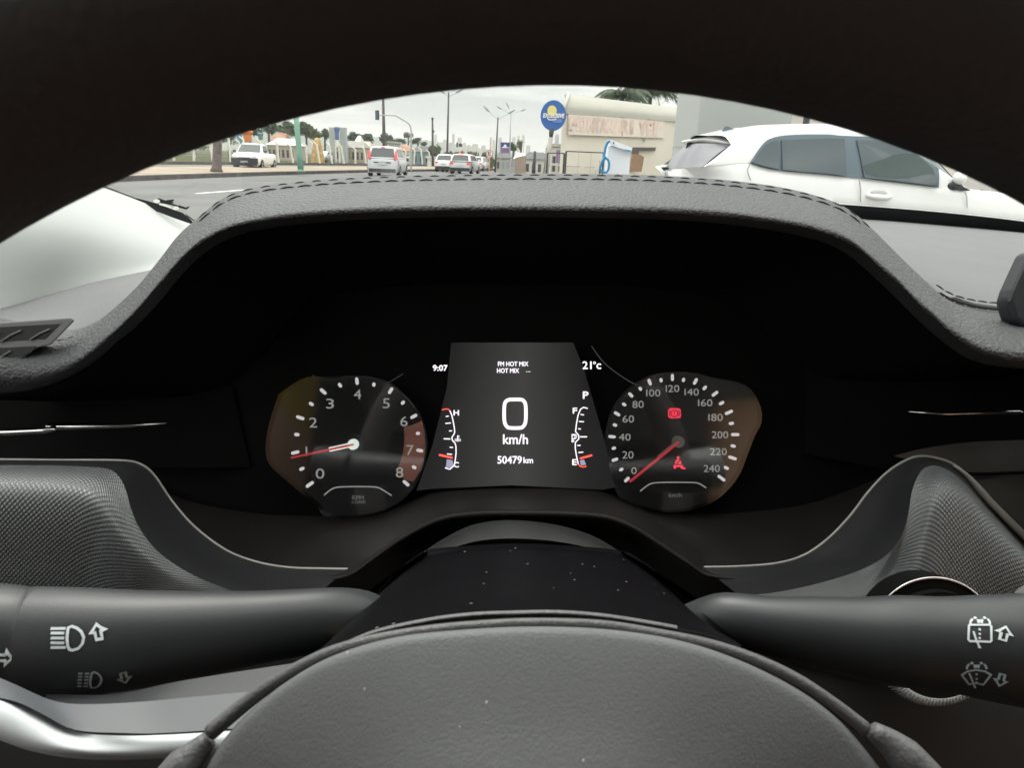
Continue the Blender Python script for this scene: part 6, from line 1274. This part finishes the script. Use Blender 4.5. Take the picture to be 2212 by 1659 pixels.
# ---- far city towers, each its own
cols = [mat('tower_a', (.52, .50, .46), .9, var=(.05, .06)), mat('tower_b', (.45, .46, .46), .9, var=(.05, .06)), mat('tower_c', (.50, .38, .32), .9, var=(.05, .06))]
def tower(K, x0, x1, y0, Y, M, label):
    a, c = Y_(*K(x0, y0), Y), Y_(*K(x1, y0), Y); w_ = c.x - a.x; t = empty('tower_block', Vector(((a.x + c.x) / 2, Y, 0)), label, 'building', 'far city towers'); b = MB(); b.box(((a.x + c.x) / 2, Y, a.z / 2 - 10), (w_, w_ * .8, a.z + 20)); b.build('wall', M, t)
    b = MB(); b.box(((a.x + c.x) / 2, Y, a.z + .5), (w_ * .7, w_ * .5, 1.0)); b.build('roof_house', M, t); return t
for i, (K, x0, x1, y0, Y, ci, lab) in enumerate([
    (KD, 1580, 1650, 900, 900, 0, 'pale tower left of the tall thin lamp post'), (KD, 1690, 1760, 960, 860, 1, 'squat pale block right of the tall thin lamp post'), (KD, 1750, 1800, 795, 1000, 1, 'slim grey tower behind the far traffic light'), (KD, 1850, 1930, 860, 950, 0, 'pointed pale tower above the far traffic light'),
    (KD, 1950, 2010, 960, 900, 0, 'cream block right of the far traffic light'), (KD, 2030, 2100, 1000, 920, 1, 'low grey block above the olive tree'), (KD, 2120, 2190, 980, 940, 0, 'cream block left of the E sign'), (KC, 330, 380, 1030, 950, 0, 'cream slab above the far trees left of E sign'),
    (KC, 440, 520, 1060, 900, 1, 'wide grey slab just left of the E sign'), (KC, 597, 628, 915, 760, 2, 'slim reddish tower behind the E sign'), (KC, 640, 692, 960, 880, 0, 'cream tower left of the double arm lamp'), (KC, 745, 812, 915, 900, 1, 'grey tower behind the banner edge'),
    (KC, 1000, 1062, 905, 950, 1, 'grey tower right of the banner'), (KC, 1090, 1140, 880, 1000, 0, 'cream tower behind the pale green tree'), (KC, 1180, 1228, 870, 950, 1, 'jagged grey tower left of the round sign'), (KC, 1250, 1330, 1060, 900, 0, 'low cream block left of the round sign'), (KC, 1780, 1850, 870, 500, 1, 'grey tower between round sign and cream hall'), (KD, 1240, 1300, 900, 900, 0, 'pale block right of the mast trees'), (KD, 1420, 1470, 800, 1100, 0, 'faint tower right of the short wooden pole')]): tower(K, x0, x1, y0, Y, cols[ci], lab)
# ---- hills
def hills(name, pts, Y, M, depth=400):
    b = MB(); q = crs([Y_(x, y, Y) for x, y in pts], 60); vs = []; fs = []
    for p in q: vs += [Vector((p.x, Y, -20)), Vector((p.x, Y + depth * .4, max(-10, p.z * .75))), Vector((p.x * 1.1, Y + depth, p.z * 1.08 * (Y + depth) / Y)), Vector((p.x * 1.2, Y + depth * 2, -20))]
    for i in range(len(q) - 1):
        for j in range(3): fs.append([i * 4 + j, (i + 1) * 4 + j, (i + 1) * 4 + j + 1, i * 4 + j + 1])
    return tag(b.add(vs, fs).build(name, M, None, True), None, None, None, 'structure')
m_hill = mat('wooded_hill', (.085, .115, .08), .95, .1, var=(.02, .3))
hills('hills', [(200, 270), (400, 255), (560, 268), (640, 290), (760, 296), (860, 302), (960, 312), (1060, 326), (1200, 338), (1400, 345), (1700, 355)], 1500, m_hill)
# ---- haze
hz_b = MB(); hz_b.box((0, 1500, 52), (4800, 3600, 110)); hzo = hz_b.build('haze', None); HM = bpy.data.materials.new('haze_air'); HM.use_nodes = True; ht = HM.node_tree; ht.nodes.clear()
ho = ht.nodes.new('ShaderNodeOutputMaterial'); hv = ht.nodes.new('ShaderNodeVolumePrincipled'); hv.inputs['Color'].default_value = (.97, .97, .95, 1); hv.inputs['Density'].default_value = .00045; ht.links.new(hv.outputs[0], ho.inputs['Volume'])
hzo.data.materials.append(HM); tag(hzo, None, None, None, 'stuff')
